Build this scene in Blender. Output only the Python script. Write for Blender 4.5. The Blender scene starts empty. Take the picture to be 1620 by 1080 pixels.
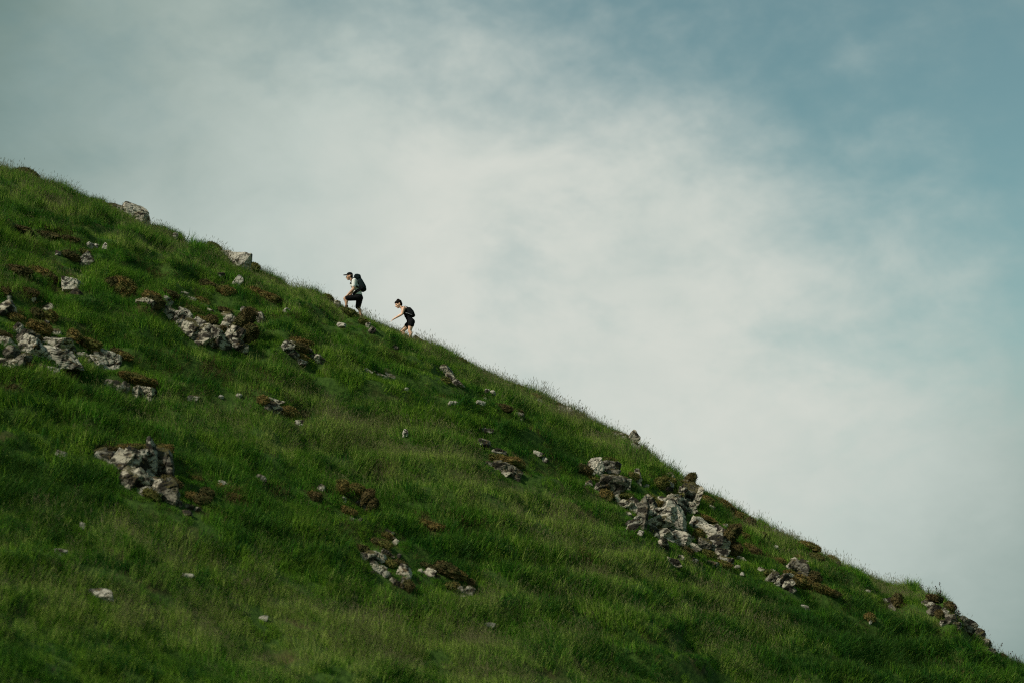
import bpy, bmesh, math, random
import numpy as np
from mathutils import Vector, Matrix

scene = bpy.context.scene
R = math.radians
COL = scene.collection

# ------------------------------------------------------------------ camera, sky, sun, exposure
PITCH = R(12.0)
FPX = 3600.0                      # focal length in photograph pixels (80 mm lens)
cam_d = bpy.data.cameras.new("camera")
cam = bpy.data.objects.new("camera", cam_d)
COL.objects.link(cam)
cam_d.sensor_width = 36.0
cam_d.lens = 36.0 * FPX / 1620.0
cam_d.clip_end = 6000.0
cam_d.dof.use_dof = True
cam_d.dof.focus_distance = 73.0
cam_d.dof.aperture_fstop = 0.75
cam.location = (0, 0, 0)
cam.rotation_euler = (R(90) + PITCH, 0, 0)
scene.camera = cam

SUN_EL, SUN_AZ = R(41.0), R(-126.0)      # azimuth clockwise from +Y: sun stands to the left, a little behind the camera
sun_dir = Vector((math.sin(SUN_AZ) * math.cos(SUN_EL), math.cos(SUN_AZ) * math.cos(SUN_EL), math.sin(SUN_EL)))
sun_l = bpy.data.lights.new("sun", 'SUN')
sun_l.energy = 4.2
sun_l.angle = R(5.0)
sun_l.color = (1.0, 0.94, 0.82)
sun = bpy.data.objects.new("sun", sun_l)
sun.rotation_euler = sun_dir.to_track_quat('Z', 'Y').to_euler()
COL.objects.link(sun)

scene.view_settings.view_transform = 'Standard'
scene.view_settings.look = 'None'
scene.view_settings.exposure = 0.0
scene.view_settings.gamma = 1.0
scene.view_settings.use_curve_mapping = False
scene.cycles.use_denoising = False
scene.cycles.use_light_tree = False
scene.cycles.adaptive_threshold = 0.02
scene.cycles.filter_width = 1.15
scene.cycles.max_bounces = 4
scene.cycles.diffuse_bounces = 2
scene.cycles.glossy_bounces = 1
scene.cycles.transmission_bounces = 2
scene.cycles.caustics_reflective = False
scene.cycles.caustics_refractive = False


def ray(u, v):
    """world direction through photograph pixel (u, v) of the 1620 x 1080 picture"""
    a, b = (u - 810.0) / FPX, (540.0 - v) / FPX
    c, s = math.cos(PITCH), math.sin(PITCH)
    return Vector((a, c - b * s, s + b * c))


class NT:
    """small helper for node trees"""
    def __init__(self, tree):
        self.t = tree
        tree.nodes.clear()

    def n(self, typ, ins=None, **props):
        nd = self.t.nodes.new(typ)
        for k, v in props.items():
            setattr(nd, k, v)
        if ins:
            for k, v in ins.items():
                s = nd.inputs[k]
                if isinstance(v, bpy.types.NodeSocket):
                    self.t.links.new(v, s)
                else:
                    s.default_value = v
        return nd

    def math(self, op, a, b=0.0, clamp=False):
        return self.n('ShaderNodeMath', {0: a, 1: b}, operation=op, use_clamp=clamp).outputs[0]

    def noise(self, vec, scale, detail=4.0, rough=0.5, dist=0.0):
        return self.n('ShaderNodeTexNoise', {'Vector': vec, 'Scale': scale, 'Detail': detail, 'Roughness': rough, 'Distortion': dist}).outputs['Fac']

    def ramp(self, fac, stops):
        nd = self.n('ShaderNodeValToRGB', {'Fac': fac})
        cr = nd.color_ramp
        while len(cr.elements) < len(stops):
            cr.elements.new(0.5)
        for e, (p, c) in zip(cr.elements, stops):
            e.position = p
            e.color = (*c, 1.0) if len(c) == 3 else c
        return nd.outputs['Color']

    def smooth(self, val, lo, hi):
        return self.n('ShaderNodeMapRange', {'Value': val, 'From Min': lo, 'From Max': hi}, interpolation_type='SMOOTHSTEP').outputs[0]

    def mix(self, fac, a, b):
        nd = self.n('ShaderNodeMix', data_type='RGBA')
        for s, v in ((nd.inputs[0], fac), (nd.inputs[6], a), (nd.inputs[7], b)):
            if isinstance(v, bpy.types.NodeSocket):
                self.t.links.new(v, s)
            else:
                s.default_value = v if not isinstance(v, tuple) or len(v) == 4 else (*v, 1.0)
        return nd.outputs[2]


world = bpy.data.worlds.new("World")
scene.world = world
world.use_nodes = True
W = NT(world.node_tree)
tc = W.n('ShaderNodeTexCoord').outputs['Generated']
sky = W.n('ShaderNodeTexSky', sky_type='NISHITA', sun_disc=False, sun_elevation=SUN_EL, sun_rotation=SUN_AZ,
          altitude=300.0, air_density=1.0, dust_density=0.6, ozone_density=1.6).outputs['Color']
blue = W.n('ShaderNodeMix', data_type='RGBA', blend_type='MULTIPLY')
W.t.links.new(sky, blue.inputs[6])
blue.inputs[0].default_value = 1.0
blue.inputs[7].default_value = (0.100, 0.114, 0.077, 1)


def dotdir(d):
    d = d.normalized()
    return W.n('ShaderNodeVectorMath', {0: tc, 1: tuple(d)}, operation='DOT_PRODUCT').outputs['Value']


# thin cloud veil: soft streaky noise; its ragged edge runs down to the right and clear teal sky lies above that edge
stretch = W.n('ShaderNodeMapping', {'Vector': tc, 'Rotation': (0.0, R(30), 0.0), 'Scale': (1.0, 1.0, 1.6)}).outputs[0]
n_big = W.noise(stretch, 7.0, 5.0, 0.55, 0.3)
n_mid = W.noise(stretch, 19.0, 9.0, 0.60, 0.25)
n_fine = W.noise(stretch, 52.0, 8.0, 0.60, 0.2)
n_thick = W.noise(W.n('ShaderNodeMapping', {'Vector': tc, 'Location': (3.1, 1.7, 0.4)}).outputs[0], 4.2, 4.0, 0.5, 0.3)
edge_n = ray(800, 140).cross(ray(1640, 600)).normalized()
if edge_n.dot(ray(1500, 50)) < 0:
    edge_n = -edge_n
side = dotdir(edge_n)                                                         # sine of the angle above the cloud edge
gap = W.smooth(side, -0.085, 0.095)
tongue = W.smooth(dotdir(ray(1110, 260)), math.cos(R(3.0)), math.cos(R(0.3)))
gap = W.math('SUBTRACT', gap, W.math('MULTIPLY', tongue, 0.22), clamp=True)
lump = W.math('ADD', W.math('ADD', W.math('MULTIPLY', n_big, 0.55), W.math('MULTIPLY', n_mid, 0.90)), W.math('MULTIPLY', n_fine, 0.34))
cover = W.math('SUBTRACT', W.math('ADD', lump, 0.30), W.math('MULTIPLY', gap, 1.14))
cover = W.smooth(cover, -0.08, 1.16)
thin_veil = W.math('MULTIPLY', W.smooth(W.noise(stretch, 11.0, 8.0, 0.6, 0.2), 0.48, 0.72), W.smooth(side, -0.20, -0.02))
cover = W.math('MULTIPLY', cover, W.math('SUBTRACT', 1.0, W.math('MULTIPLY', thin_veil, 0.38)))
bright_vignette = W.smooth(dotdir(ray(930, 470)), math.cos(R(17.0)), math.cos(R(0.5)))  # bright cloud bank; its falloff also puts lens vignetting into the cloud colour
thick = W.math('ADD', W.math('ADD', W.math('MULTIPLY', bright_vignette, 0.56), W.math('MULTIPLY', n_thick, 0.46)), W.math('MULTIPLY', n_mid, 0.24))  # cloud tone: thickness noise plus that painted vignette falloff
cloud = W.ramp(thick, [(0.24, (0.130, 0.212, 0.195)), (0.52, (0.298, 0.385, 0.357)), (0.80, (0.51, 0.580, 0.538)), (1.02, (0.665, 0.69, 0.632))])
col = W.mix(cover, blue.outputs[2], cloud)
bg = W.n('ShaderNodeBackground', {'Color': col, 'Strength': 1.0})
W.n('ShaderNodeOutputWorld', {'Surface': bg.outputs[0]})

# ------------------------------------------------------------------ numeric helpers
def _hash(ix, iy, iz, seed):
    n = (ix.astype(np.int64) * 374761393 + iy.astype(np.int64) * 668265263 + iz.astype(np.int64) * 2147483647 + seed * 144665) & 0xFFFFFFFF
    n = ((n ^ (n >> 13)) * 1274126177) & 0xFFFFFFFF
    n = ((n ^ (n >> 16)) * 2246822519) & 0xFFFFFFFF
    return ((n ^ (n >> 15)) & 0xFFFF) / 32767.5 - 1.0


def vnoise(x, y, z=None, seed=0):
    if z is None:
        z = np.zeros_like(x)
    xi, yi, zi = np.floor(x), np.floor(y), np.floor(z)
    fx, fy, fz = x - xi, y - yi, z - zi
    sx, sy, sz = (f * f * f * (f * (f * 6 - 15) + 10) for f in (fx, fy, fz))
    out = 0
    for dx in (0, 1):
        for dy in (0, 1):
            for dz in (0, 1):
                w = (sx if dx else 1 - sx) * (sy if dy else 1 - sy) * (sz if dz else 1 - sz)
                out = out + w * _hash(xi + dx, yi + dy, zi + dz, seed)
    return out


def fbm(x, y, z=None, oct=4, gain=0.5, seed=0):
    a, s, out = 1.0, 1.0, 0
    for o in range(oct):
        out = out + a * vnoise(x * s + 17.3 * o, y * s - 9.1 * o, None if z is None else z * s + 3.7 * o, seed + o)
        a *= gain
        s *= 2.03
    return out


def sstep(x, a, b):
    t = np.clip((x - a) / (b - a), 0, 1)
    return t * t * (3 - 2 * t)


# ------------------------------------------------------------------ terrain shape
SKYLINE = [(-300, 110), (-120, 195), (0, 256), (30, 262), (58, 270), (75, 279), (100, 290), (140, 306), (165, 318), (180, 328), (205, 342), (232, 352), (250, 357),
           (280, 371), (310, 380), (340, 387), (352, 397), (390, 413), (430, 428), (470, 441), (500, 455), (520, 464), (545, 480), (575, 497),
           (605, 511), (640, 528), (675, 540), (710, 556), (730, 562), (750, 572), (780, 590), (820, 604), (850, 620), (880, 638), (917, 650),
           (950, 665), (985, 686), (1010, 700), (1035, 715), (1060, 737), (1090, 754), (1120, 770), (1150, 790), (1190, 812), (1240, 836),
           (1290, 864), (1330, 888), (1370, 905), (1420, 926), (1460, 946), (1500, 966), (1530, 988), (1555, 1008), (1590, 1037), (1620, 1060),
           (1760, 1140), (1950, 1250)]
SK_U = np.array([p[0] for p in SKYLINE], float)
SK_V = np.array([p[1] for p in SKYLINE], float) + 9.0 + np.interp(SK_U, [0, 30, 58, 100, 165, 230, 250, 280, 310, 340, 352, 390, 430, 470, 500, 545, 605, 640, 710, 780, 880, 950, 1010, 1060, 1090, 1150, 1190, 1240, 1330, 1370, 1420, 1460, 1500, 1560, 1620],
                                                                   [15, 14, 10, 14, 11, 11, 10, 20, 13, -3, 0, 3, 2, 11, 0, 8, 3, 0, -1, 2, 0, 0, -2, 7, 10, 5, 2, 7, 3, 4, -3, 0, 8, 17, 22])       # the grass stands above the ground line
A_UP, B_X, Y0, LROLL = 0.45, 0.51, 68.0, 20.0
CX = np.arange(-26.0, 28.01, 0.5)
CZ = np.zeros_like(CX)
BUMPS = []                       # (x, y, radius, height)


def profile(y):
    """integral of the slope along the view direction: rises at A_UP, rolls over the crest, falls away behind"""
    s1 = -0.62
    t = np.clip(y - Y0, 0, LROLL)
    z = A_UP * (np.minimum(y, Y0) - 78.0) + A_UP * t + (s1 - A_UP) / (2 * LROLL) * t * t
    far = np.maximum(y - Y0 - LROLL, 0)
    return z + s1 * np.minimum(far, 60.0)


def terr(x, y):
    x = np.asarray(x, float)
    y = np.asarray(y, float)
    xx = np.clip(x, -60, 60) + 0.12 * np.clip(x + 60, -400, 0)
    base = 17.3 + profile(y) - B_X * (xx + 4.4)
    base = base + np.interp(x, CX, CZ) * sstep(y, 44, 68)
    near = -1.75 + 0.03 * np.minimum(y, 60) - 0.11 * xx * np.clip(y / 30, 0, 1)
    near = np.where(y > 60, near - 0.4 * (np.minimum(y, 200) - 60), near)
    k = 1.2
    m = np.maximum(base, near)
    z = m + k * np.log(np.exp((base - m) / k) + np.exp((near - m) / k)) - k * 0.05
    amp = np.clip((np.hypot(x, y) - 6) / 14, 0, 1)
    z = z + amp * (0.36 * vnoise(x / 4.6, y / 4.0, seed=3) + 0.30 * vnoise(x / 2.1 + y * 0.1, y / 1.8, seed=5) + 0.08 * vnoise(x / 0.8, y / 0.7, seed=8))
    # little sheep-trod terraces running across the slope
    q = (z + 0.5 * vnoise(x / 5.0, y / 5.0, seed=12)) / 0.9
    z = z + amp * 0.19 * np.sin(q * 2 * np.pi) * (0.5 + 0.5 * vnoise(x / 6, y / 6, seed=21))
    for bx, by, br, bh in BUMPS:
        d2 = ((x - bx) ** 2 + (y - by) ** 2) / (br * br)
        z = z + bh * np.exp(-d2)
    return z


def project(x, y, z):
    c, s = math.cos(PITCH), math.sin(PITCH)
    dep = y * c + z * s
    return 810 + FPX * x / dep, 540 - FPX * (-y * s + z * c) / dep, dep


gx, gy = np.meshgrid(np.arange(-30, 32, 0.25), np.arange(60, 86, 0.3), indexing='ij')
cs_u = project(CX, np.full_like(CX, 73.0), 17.3 - B_X * (CX + 4.4) - 4)[0]
for it in range(7):
    gu, gv, gd = project(gx, gy, terr(gx, gy))
    top = gv.min(axis=1)
    ui = gu[np.arange(gx.shape[0]), gv.argmin(axis=1)]
    o = np.argsort(ui)
    have = np.interp(cs_u, ui[o], top[o])
    want = np.interp(cs_u, SK_U, SK_V)
    CZ = CZ + (have - want) * 75.0 / FPX
    yr = gy[0, gv.argmin(axis=1)]
    yc = np.interp(CX, gx[:, 0], yr)
    cs_u = project(CX, yc, terr(CX, yc))[0]


def hit(u, v):
    """where the line of sight through a photograph pixel meets the hillside"""
    d = np.array(ray(u, v))
    t = np.arange(14.0, 92.0, 0.1)
    h = d[2] * t - terr(d[0] * t, d[1] * t)
    k = np.argmax(h < 0)
    if h[k] >= 0:                              # just above the crest: the nearest approach
        k = int(np.argmin(h[t > 50])) + int((t <= 50).sum())
        tt = t[k]
    else:
        a, b = t[max(k - 1, 0)], t[k]
        tt = a + (b - a) * h[max(k - 1, 0)] / (h[max(k - 1, 0)] - h[k] + 1e-9)
    p = d * tt
    return np.array([p[0], p[1], float(terr(p[0], p[1]))]), tt / FPX        # point, metres per pixel


# ------------------------------------------------------------------ materials
def new_mat(name):
    m = bpy.data.materials.new(name)
    m.use_nodes = True
    return m, NT(m.node_tree)


def principled(t, color, rough=0.9, spec=0.2, normal=None, **kw):
    ins = {'Base Color': color if isinstance(color, bpy.types.NodeSocket) else (*color, 1.0), 'Roughness': rough, 'Specular IOR Level': spec}
    ins.update(kw)
    if normal is not None:
        ins['Normal'] = normal
    b = t.n('ShaderNodeBsdfPrincipled', ins)
    t.n('ShaderNodeOutputMaterial', {'Surface': b.outputs[0]})
    return b


def simple_mat(name, color, rough=0.85, spec=0.2, vary=0.25, scale=30.0):
    m, t = new_mat(name)
    oc = t.n('ShaderNodeTexCoord').outputs['Object']
    n = t.noise(oc, scale, 4.0, 0.6)
    lo = tuple(c * (1 - vary) for c in color)
    hi = tuple(min(1, c * (1 + vary)) for c in color)
    c = t.ramp(n, [(0.3, lo), (0.7, hi)])
    bump = t.n('ShaderNodeBump', {'Height': n, 'Strength': 0.25, 'Distance': 0.01}).outputs[0]
    principled(t, c, rough, spec, bump)
    return m


def make_soil():
    m, t = new_mat("hillside_turf")
    pos = t.n('ShaderNodeNewGeometry').outputs['Position']
    n1 = t.noise(pos, 0.5, 6.0, 0.6)
    n2 = t.noise(pos, 7.0, 5.0, 0.6)
    c1 = t.ramp(n2, [(0.3, (0.018, 0.040, 0.006)), (0.7, (0.050, 0.095, 0.014))])
    c2 = t.ramp(n2, [(0.3, (0.030, 0.030, 0.009)), (0.7, (0.075, 0.068, 0.022))])
    c = t.mix(t.smooth(n1, 0.52, 0.66), c1, c2)
    bump = t.n('ShaderNodeBump', {'Height': n2, 'Strength': 0.8, 'Distance': 0.08}).outputs[0]
    principled(t, c, 0.95, 0.1, bump)
    return m


def grass_mat(name, cols_a, cols_b, patch=(0.44, 0.58), transl=0.35):
    """cols_a / cols_b: (dark, light) of two neighbouring growths; blade-to-blade variation from the 'blade' colour attribute"""
    m, t = new_mat(name)
    pos = t.n('ShaderNodeNewGeometry').outputs['Position']
    at = t.n('ShaderNodeAttribute', attribute_name='blade')
    sep = t.n('ShaderNodeSeparateColor', {'Color': at.outputs['Color']})
    oi = t.n('ShaderNodeObjectInfo').outputs['Random']
    v = t.math('ADD', t.math('MULTIPLY', sep.outputs[0], 0.55), t.math('MULTIPLY', oi, 0.45))
    a = t.mix(v, cols_a[0], cols_a[1])
    b = t.mix(v, cols_b[0], cols_b[1])
    n = t.noise(pos, 0.34, 4.0, 0.6, 0.3)
    n2 = t.noise(pos, 1.5, 3.0, 0.6)
    f = t.smooth(t.math('ADD', t.math('MULTIPLY', n, 0.65), t.math('MULTIPLY', n2, 0.35)), patch[0], patch[1])
    c = t.mix(f, a, b)
    tip = t.math('MULTIPLY', t.math('POWER', sep.outputs[1], 3.0), 0.35)
    c = t.mix(tip, c, (0.20, 0.20, 0.07))
    d = t.n('ShaderNodeBsdfPrincipled', {'Base Color': c, 'Roughness': 0.7, 'Specular IOR Level': 0.08})
    tr = t.n('ShaderNodeBsdfTranslucent', {'Color': c})
    mx = t.n('ShaderNodeMixShader', {0: transl, 1: d.outputs[0], 2: tr.outputs[0]})
    t.n('ShaderNodeOutputMaterial', {'Surface': mx.outputs[0]})
    return m


def make_rock_mat(name, seed, light, dark_amt, moss_amt):
    m, t = new_mat(name)
    g = t.n('ShaderNodeNewGeometry')
    pos = t.n('ShaderNodeMapping', {'Vector': g.outputs['Position'], 'Location': (seed * 3.7, seed * 1.3, 0)}).outputs[0]
    strata = t.n('ShaderNodeMapping', {'Vector': pos, 'Rotation': (R(8), R(26), 0), 'Scale': (1, 1, 1.9)}).outputs[0]
    n_l = t.noise(pos, 3.0, 6.0, 0.65, 0.4)
    n_m = t.noise(strata, 3.1, 4.0, 0.55, 0.6)
    n_f = t.noise(pos, 30.0, 5.0, 0.6)
    base = t.ramp(t.math('ADD', t.math('MULTIPLY', n_l, 0.65), t.math('MULTIPLY', n_f, 0.35)),
                  [(0.32, tuple(c * 0.62 for c in light)), (0.50, light), (0.68, tuple(min(0.7, c * 1.35) for c in light))])
    # black and brown lichen crusts and stained cracks
    vor = t.n('ShaderNodeTexVoronoi', {'Vector': t.n('ShaderNodeMixRGB', {0: 0.12, 1: strata, 2: t.n('ShaderNodeTexNoise', {'Vector': pos, 'Scale': 6.0}).outputs['Color']}).outputs[0], 'Scale': 3.2}, feature='DISTANCE_TO_EDGE').outputs['Distance']
    crack = t.smooth(vor, 0.045, 0.010)
    lich = t.smooth(n_m, 0.60 - dark_amt, 0.47 - dark_amt)
    dk = t.math('MAXIMUM', t.math('MULTIPLY', crack, t.smooth(n_l, 0.38, 0.55)), lich, clamp=True)
    c = t.mix(dk, base, (0.022, 0.019, 0.014))
    rust = t.smooth(t.noise(pos, 8.0, 5.0, 0.6), 0.58, 0.70)
    c = t.mix(t.math('MULTIPLY', rust, 0.55), c, (0.17, 0.115, 0.05))
    # moss settles on the ledges that face up
    nz = t.n('ShaderNodeSeparateXYZ', {'Vector': g.outputs['Normal']}).outputs[2]
    mo = t.math('MULTIPLY', t.smooth(nz, 0.50, 0.80), t.smooth(t.noise(pos, 4.0, 5.0, 0.65), 0.60 - moss_amt, 0.70 - moss_amt))
    mc = t.ramp(n_f, [(0.3, (0.030, 0.032, 0.010)), (0.7, (0.085, 0.068, 0.022))])
    c = t.mix(mo, c, mc)
    hgt = t.math('ADD', t.math('SUBTRACT', t.math('MULTIPLY', n_f, 0.5), t.math('MULTIPLY', crack, 0.9)), n_m)
    bump = t.n('ShaderNodeBump', {'Height': hgt, 'Strength': 0.4, 'Distance': 0.03}).outputs[0]
    principled(t, c, 0.92, 0.15, bump)
    return m


def make_moss_mat(name, a, b, c3):
    m, t = new_mat(name)
    pos = t.n('ShaderNodeNewGeometry').outputs['Position']
    n1 = t.noise(pos, 2.6, 5.0, 0.6)
    n2 = t.noise(pos, 26.0, 5.0, 0.65)
    c = t.mix(t.smooth(n1, 0.42, 0.62), a, b)
    c = t.mix(t.smooth(n2, 0.45, 0.75), c, c3)
    bump = t.n('ShaderNodeBump', {'Height': n2, 'Strength': 1.0, 'Distance': 0.04}).outputs[0]
    principled(t, c, 0.95, 0.1, bump)
    return m


M_SOIL = make_soil()
M_GREEN = grass_mat("grass_green", ((0.019, 0.086, 0.003), (0.078, 0.235, 0.010)), ((0.062, 0.160, 0.007), (0.185, 0.325, 0.022)))
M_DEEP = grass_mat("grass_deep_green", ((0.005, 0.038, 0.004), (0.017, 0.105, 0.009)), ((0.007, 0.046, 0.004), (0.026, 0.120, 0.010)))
M_PALE = grass_mat("grass_pale", ((0.135, 0.235, 0.026), (0.280, 0.390, 0.070)), ((0.190, 0.270, 0.045), (0.370, 0.440, 0.105)))
M_SEED = grass_mat("grass_seed_head", ((0.120, 0.125, 0.050), (0.220, 0.210, 0.095)), ((0.115, 0.105, 0.055), (0.200, 0.175, 0.095)))
M_DRY = grass_mat("grass_dry", ((0.055, 0.042, 0.014), (0.130, 0.098, 0.034)), ((0.045, 0.045, 0.013), (0.105, 0.092, 0.030)))
ROCKS = [make_rock_mat("limestone_pale", 1, (0.35, 0.315, 0.24), 0.035, 0.22),
         make_rock_mat("limestone_stained", 2, (0.29, 0.27, 0.215), 0.02, 0.24),
         make_rock_mat("limestone_dark", 3, (0.16, 0.145, 0.11), 0.03, 0.30),
         make_rock_mat("limestone_white", 4, (0.34, 0.315, 0.255), 0.10, 0.0),
         make_rock_mat("limestone_clean", 5, (0.36, 0.33, 0.26), 0.085, 0.12)]
M_MOSS = [make_moss_mat("moss_rust", (0.140, 0.098, 0.030), (0.066, 0.078, 0.018), (0.215, 0.155, 0.050)),
          make_moss_mat("moss_olive", (0.098, 0.092, 0.024), (0.055, 0.078, 0.017), (0.165, 0.142, 0.042)),
          make_moss_mat("moss_dark", (0.074, 0.056, 0.021), (0.042, 0.048, 0.015), (0.125, 0.094, 0.036))]


# ------------------------------------------------------------------ object helpers
def mesh_obj(name, verts, faces, mat, parent=None, smooth=False):
    me = bpy.data.meshes.new(name)
    if isinstance(verts, np.ndarray):
        verts = verts.tolist()
    me.from_pydata(verts, [], faces if not isinstance(faces, np.ndarray) else faces.tolist())
    me.update()
    for mm in (mat if isinstance(mat, (list, tuple)) else [mat]):
        me.materials.append(mm)
    if smooth:
        me.polygons.foreach_set('use_smooth', [True] * len(me.polygons))
    o = bpy.data.objects.new(name, me)
    COL.objects.link(o)
    if parent is not None:
        o.parent = parent
    return o


def tag(o, label, cat, group=None, kind=None):
    if label:
        o['label'] = label
    if cat:
        o['category'] = cat
    if group:
        o['group'] = group
    if kind:
        o['kind'] = kind
    return o


def empty(name, loc):
    o = bpy.data.objects.new(name, None)
    o.empty_display_size = 0.2
    o.location = loc
    COL.objects.link(o)
    return o


# ------------------------------------------------------------------ rocks and moss: shapes
_ico = {}


def ico(sub):
    if sub not in _ico:
        bm = bmesh.new()
        bmesh.ops.create_icosphere(bm, subdivisions=sub, radius=1.0)
        v = np.array([p.co[:] for p in bm.verts])
        bm.verts.index_update()
        f = np.array([[q.index for q in p.verts] for p in bm.faces])
        bm.free()
        _ico[sub] = (v, f)
    return _ico[sub]


def rot_x(a):
    c, s = math.cos(a), math.sin(a)
    return np.array([[1, 0, 0], [0, c, -s], [0, s, c]])


def rot_y(a):
    c, s = math.cos(a), math.sin(a)
    return np.array([[c, 0, s], [0, 1, 0], [-s, 0, c]])


def rot_z(a):
    c, s = math.cos(a), math.sin(a)
    return np.array([[c, -s, 0], [s, c, 0], [0, 0, 1]])


def rock_shape(rng, dims, sub, seed):
    """a fractured block: a ball cut by joint planes, then split by bedding cracks and pitted"""
    d, f = ico(sub)
    planes = []
    for ax in range(3):
        for s in (-1, 1):
            n = np.zeros(3)
            n[ax] = s
            n += rng.normal(0, 0.26, 3)
            planes.append((n / np.linalg.norm(n), rng.uniform(0.82, 1.0)))
    for k in range(6):
        n = rng.normal(0, 1, 3)
        n /= np.linalg.norm(n)
        planes.append((n, rng.uniform(0.74, 1.08)))
    r = np.full(len(d), 9.0)
    for n, dist in planes:
        c = d @ n
        r = np.minimum(r, np.where(c > 0.05, dist / np.maximum(c, 0.05), 9.0))
    r = np.minimum(r, 1.55)
    p = d * r[:, None] * (np.array(dims) * 0.5 / 1.0)
    size = max(dims)
    q = p / size
    out = d / np.linalg.norm(d, axis=1)[:, None]
    n1 = fbm(q[:, 0] * 2.6 + seed, q[:, 1] * 2.6, q[:, 2] * 2.6, 4, 0.55, seed)
    nw = fbm(q[:, 0] * 3.0, q[:, 1] * 3.0 + seed, q[:, 2] * 3.0, 2, 0.5, seed + 7)
    bed = (q[:, 2] * 1.5 + 0.7 * nw + q[:, 0] * rng.uniform(-0.6, 0.6) + rng.uniform(0, 1))
    crack = np.exp(-((bed - np.round(bed)) / 0.055) ** 2)
    jt = (q[:, 0] * rng.uniform(1.1, 2.2) + 0.9 * nw + q[:, 2] * rng.uniform(-1, 1) + rng.uniform(0, 1))
    crack2 = np.exp(-((jt - np.round(jt)) / 0.045) ** 2)
    pit = np.maximum(0, fbm(q[:, 0] * 9, q[:, 1] * 9, q[:, 2] * 9 + seed, 2, 0.6, seed + 19) - 0.25)
    step = 0.02 * np.sign(np.sin(np.floor(bed + 0.5) * 12.9898) * 0.9)
    big = 1.0 if sub >= 4 else 0.35
    disp = 0.017 * n1 - 0.075 * big * crack * (0.5 + 0.5 * np.tanh(3 * nw + 0.6)) - 0.085 * big * crack2 * (0.5 + 0.5 * np.tanh(3 * n1 + 0.4)) - 0.015 * pit + step
    p = p + out * (disp * size)[:, None]
    return p, f


EXC = []            # (x, y, rx, ry) where nothing tall grows
SHORT = []          # (x, y, r) where turf stays short
DRYS = []           # (x, y, r) where brown dry grass grows
rock_i = [0]


def add_rock(u, v, w, h, tilt=-24.0, mat=None, parent=None, name="limestone_block", lift=0.0):
    """a block whose visible face spans about w x h photograph pixels round (u, v)"""
    rock_i[0] += 1
    seed = rock_i[0] * 13 % 997 + 5
    rng = np.random.default_rng(rock_i[0] * 7 + 1)
    P, mpp = hit(u, v + 0.42 * h)
    if parent is not None and max(w, h) >= 14:
        w, h = w * 1.16, h * 1.10
    wm, hm = w * mpp, h * mpp
    H = hm * 1.28
    D = max(min(wm, hm * 1.6), 0.7 * hm) * rng.uniform(0.8, 1.1)
    sub = 3 if max(w, h) < 13 else (4 if max(w, h) < 30 else 5)
    p, f = rock_shape(rng, (wm * 1.10, D, H * 1.06), sub, seed)
    a = R(-tilt)
    M = rot_y(a) @ rot_z(rng.uniform(-0.35, 0.35)) @ rot_x(rng.uniform(-0.15, 0.15))
    p = p @ M.T
    c = np.array([P[0], P[1] + D * 0.34, P[2] + hm * 0.40 + lift])
    if mat is None:
        mat = [0, 0, 1, 1, 1, 2][int(rng.integers(0, 6))]
    base = np.array(parent['_o']) if parent is not None else c
    o = mesh_obj(name, p + (c - base), f, ROCKS[mat], parent)
    if parent is None:
        o.location = c
    EXC.append((c[0], c[1], wm * 0.55 + 0.10, D * 0.55))
    SHORT.append((P[0], P[1] - 0.35, max(0.45, wm * 0.85)))
    return o


def fuzz(rng, pts, nrm, length, width):
    """short tufted blades standing on a cushion: two triangles each"""
    n = len(pts)
    d = nrm + rng.normal(0, 0.55, (n, 3)) + np.array([0.12, -0.05, 0.25])
    d /= np.linalg.norm(d, axis=1)[:, None]
    s = np.cross(d, rng.normal(0, 1, (n, 3)))
    s /= np.linalg.norm(s, axis=1)[:, None] + 1e-9
    L = length * rng.uniform(0.4, 1.2, n)[:, None]
    w = width * rng.uniform(0.6, 1.2, n)[:, None]
    a = pts - s * w - d * 0.02
    b = pts + s * w - d * 0.02
    m1 = pts + d * L * 0.55 - s * w * 0.7
    tip = pts + d * L + rng.normal(0, 0.22, (n, 3)) * L - np.array([0, 0, 0.18]) * L
    v = np.stack([a, b, m1, tip], 1).reshape(-1, 3)
    i = np.arange(n)[:, None] * 4
    f = np.concatenate([i + np.array([[0, 1, 2]]), i + np.array([[1, 3, 2]])])
    return v, f


moss_i = [0]


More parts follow.
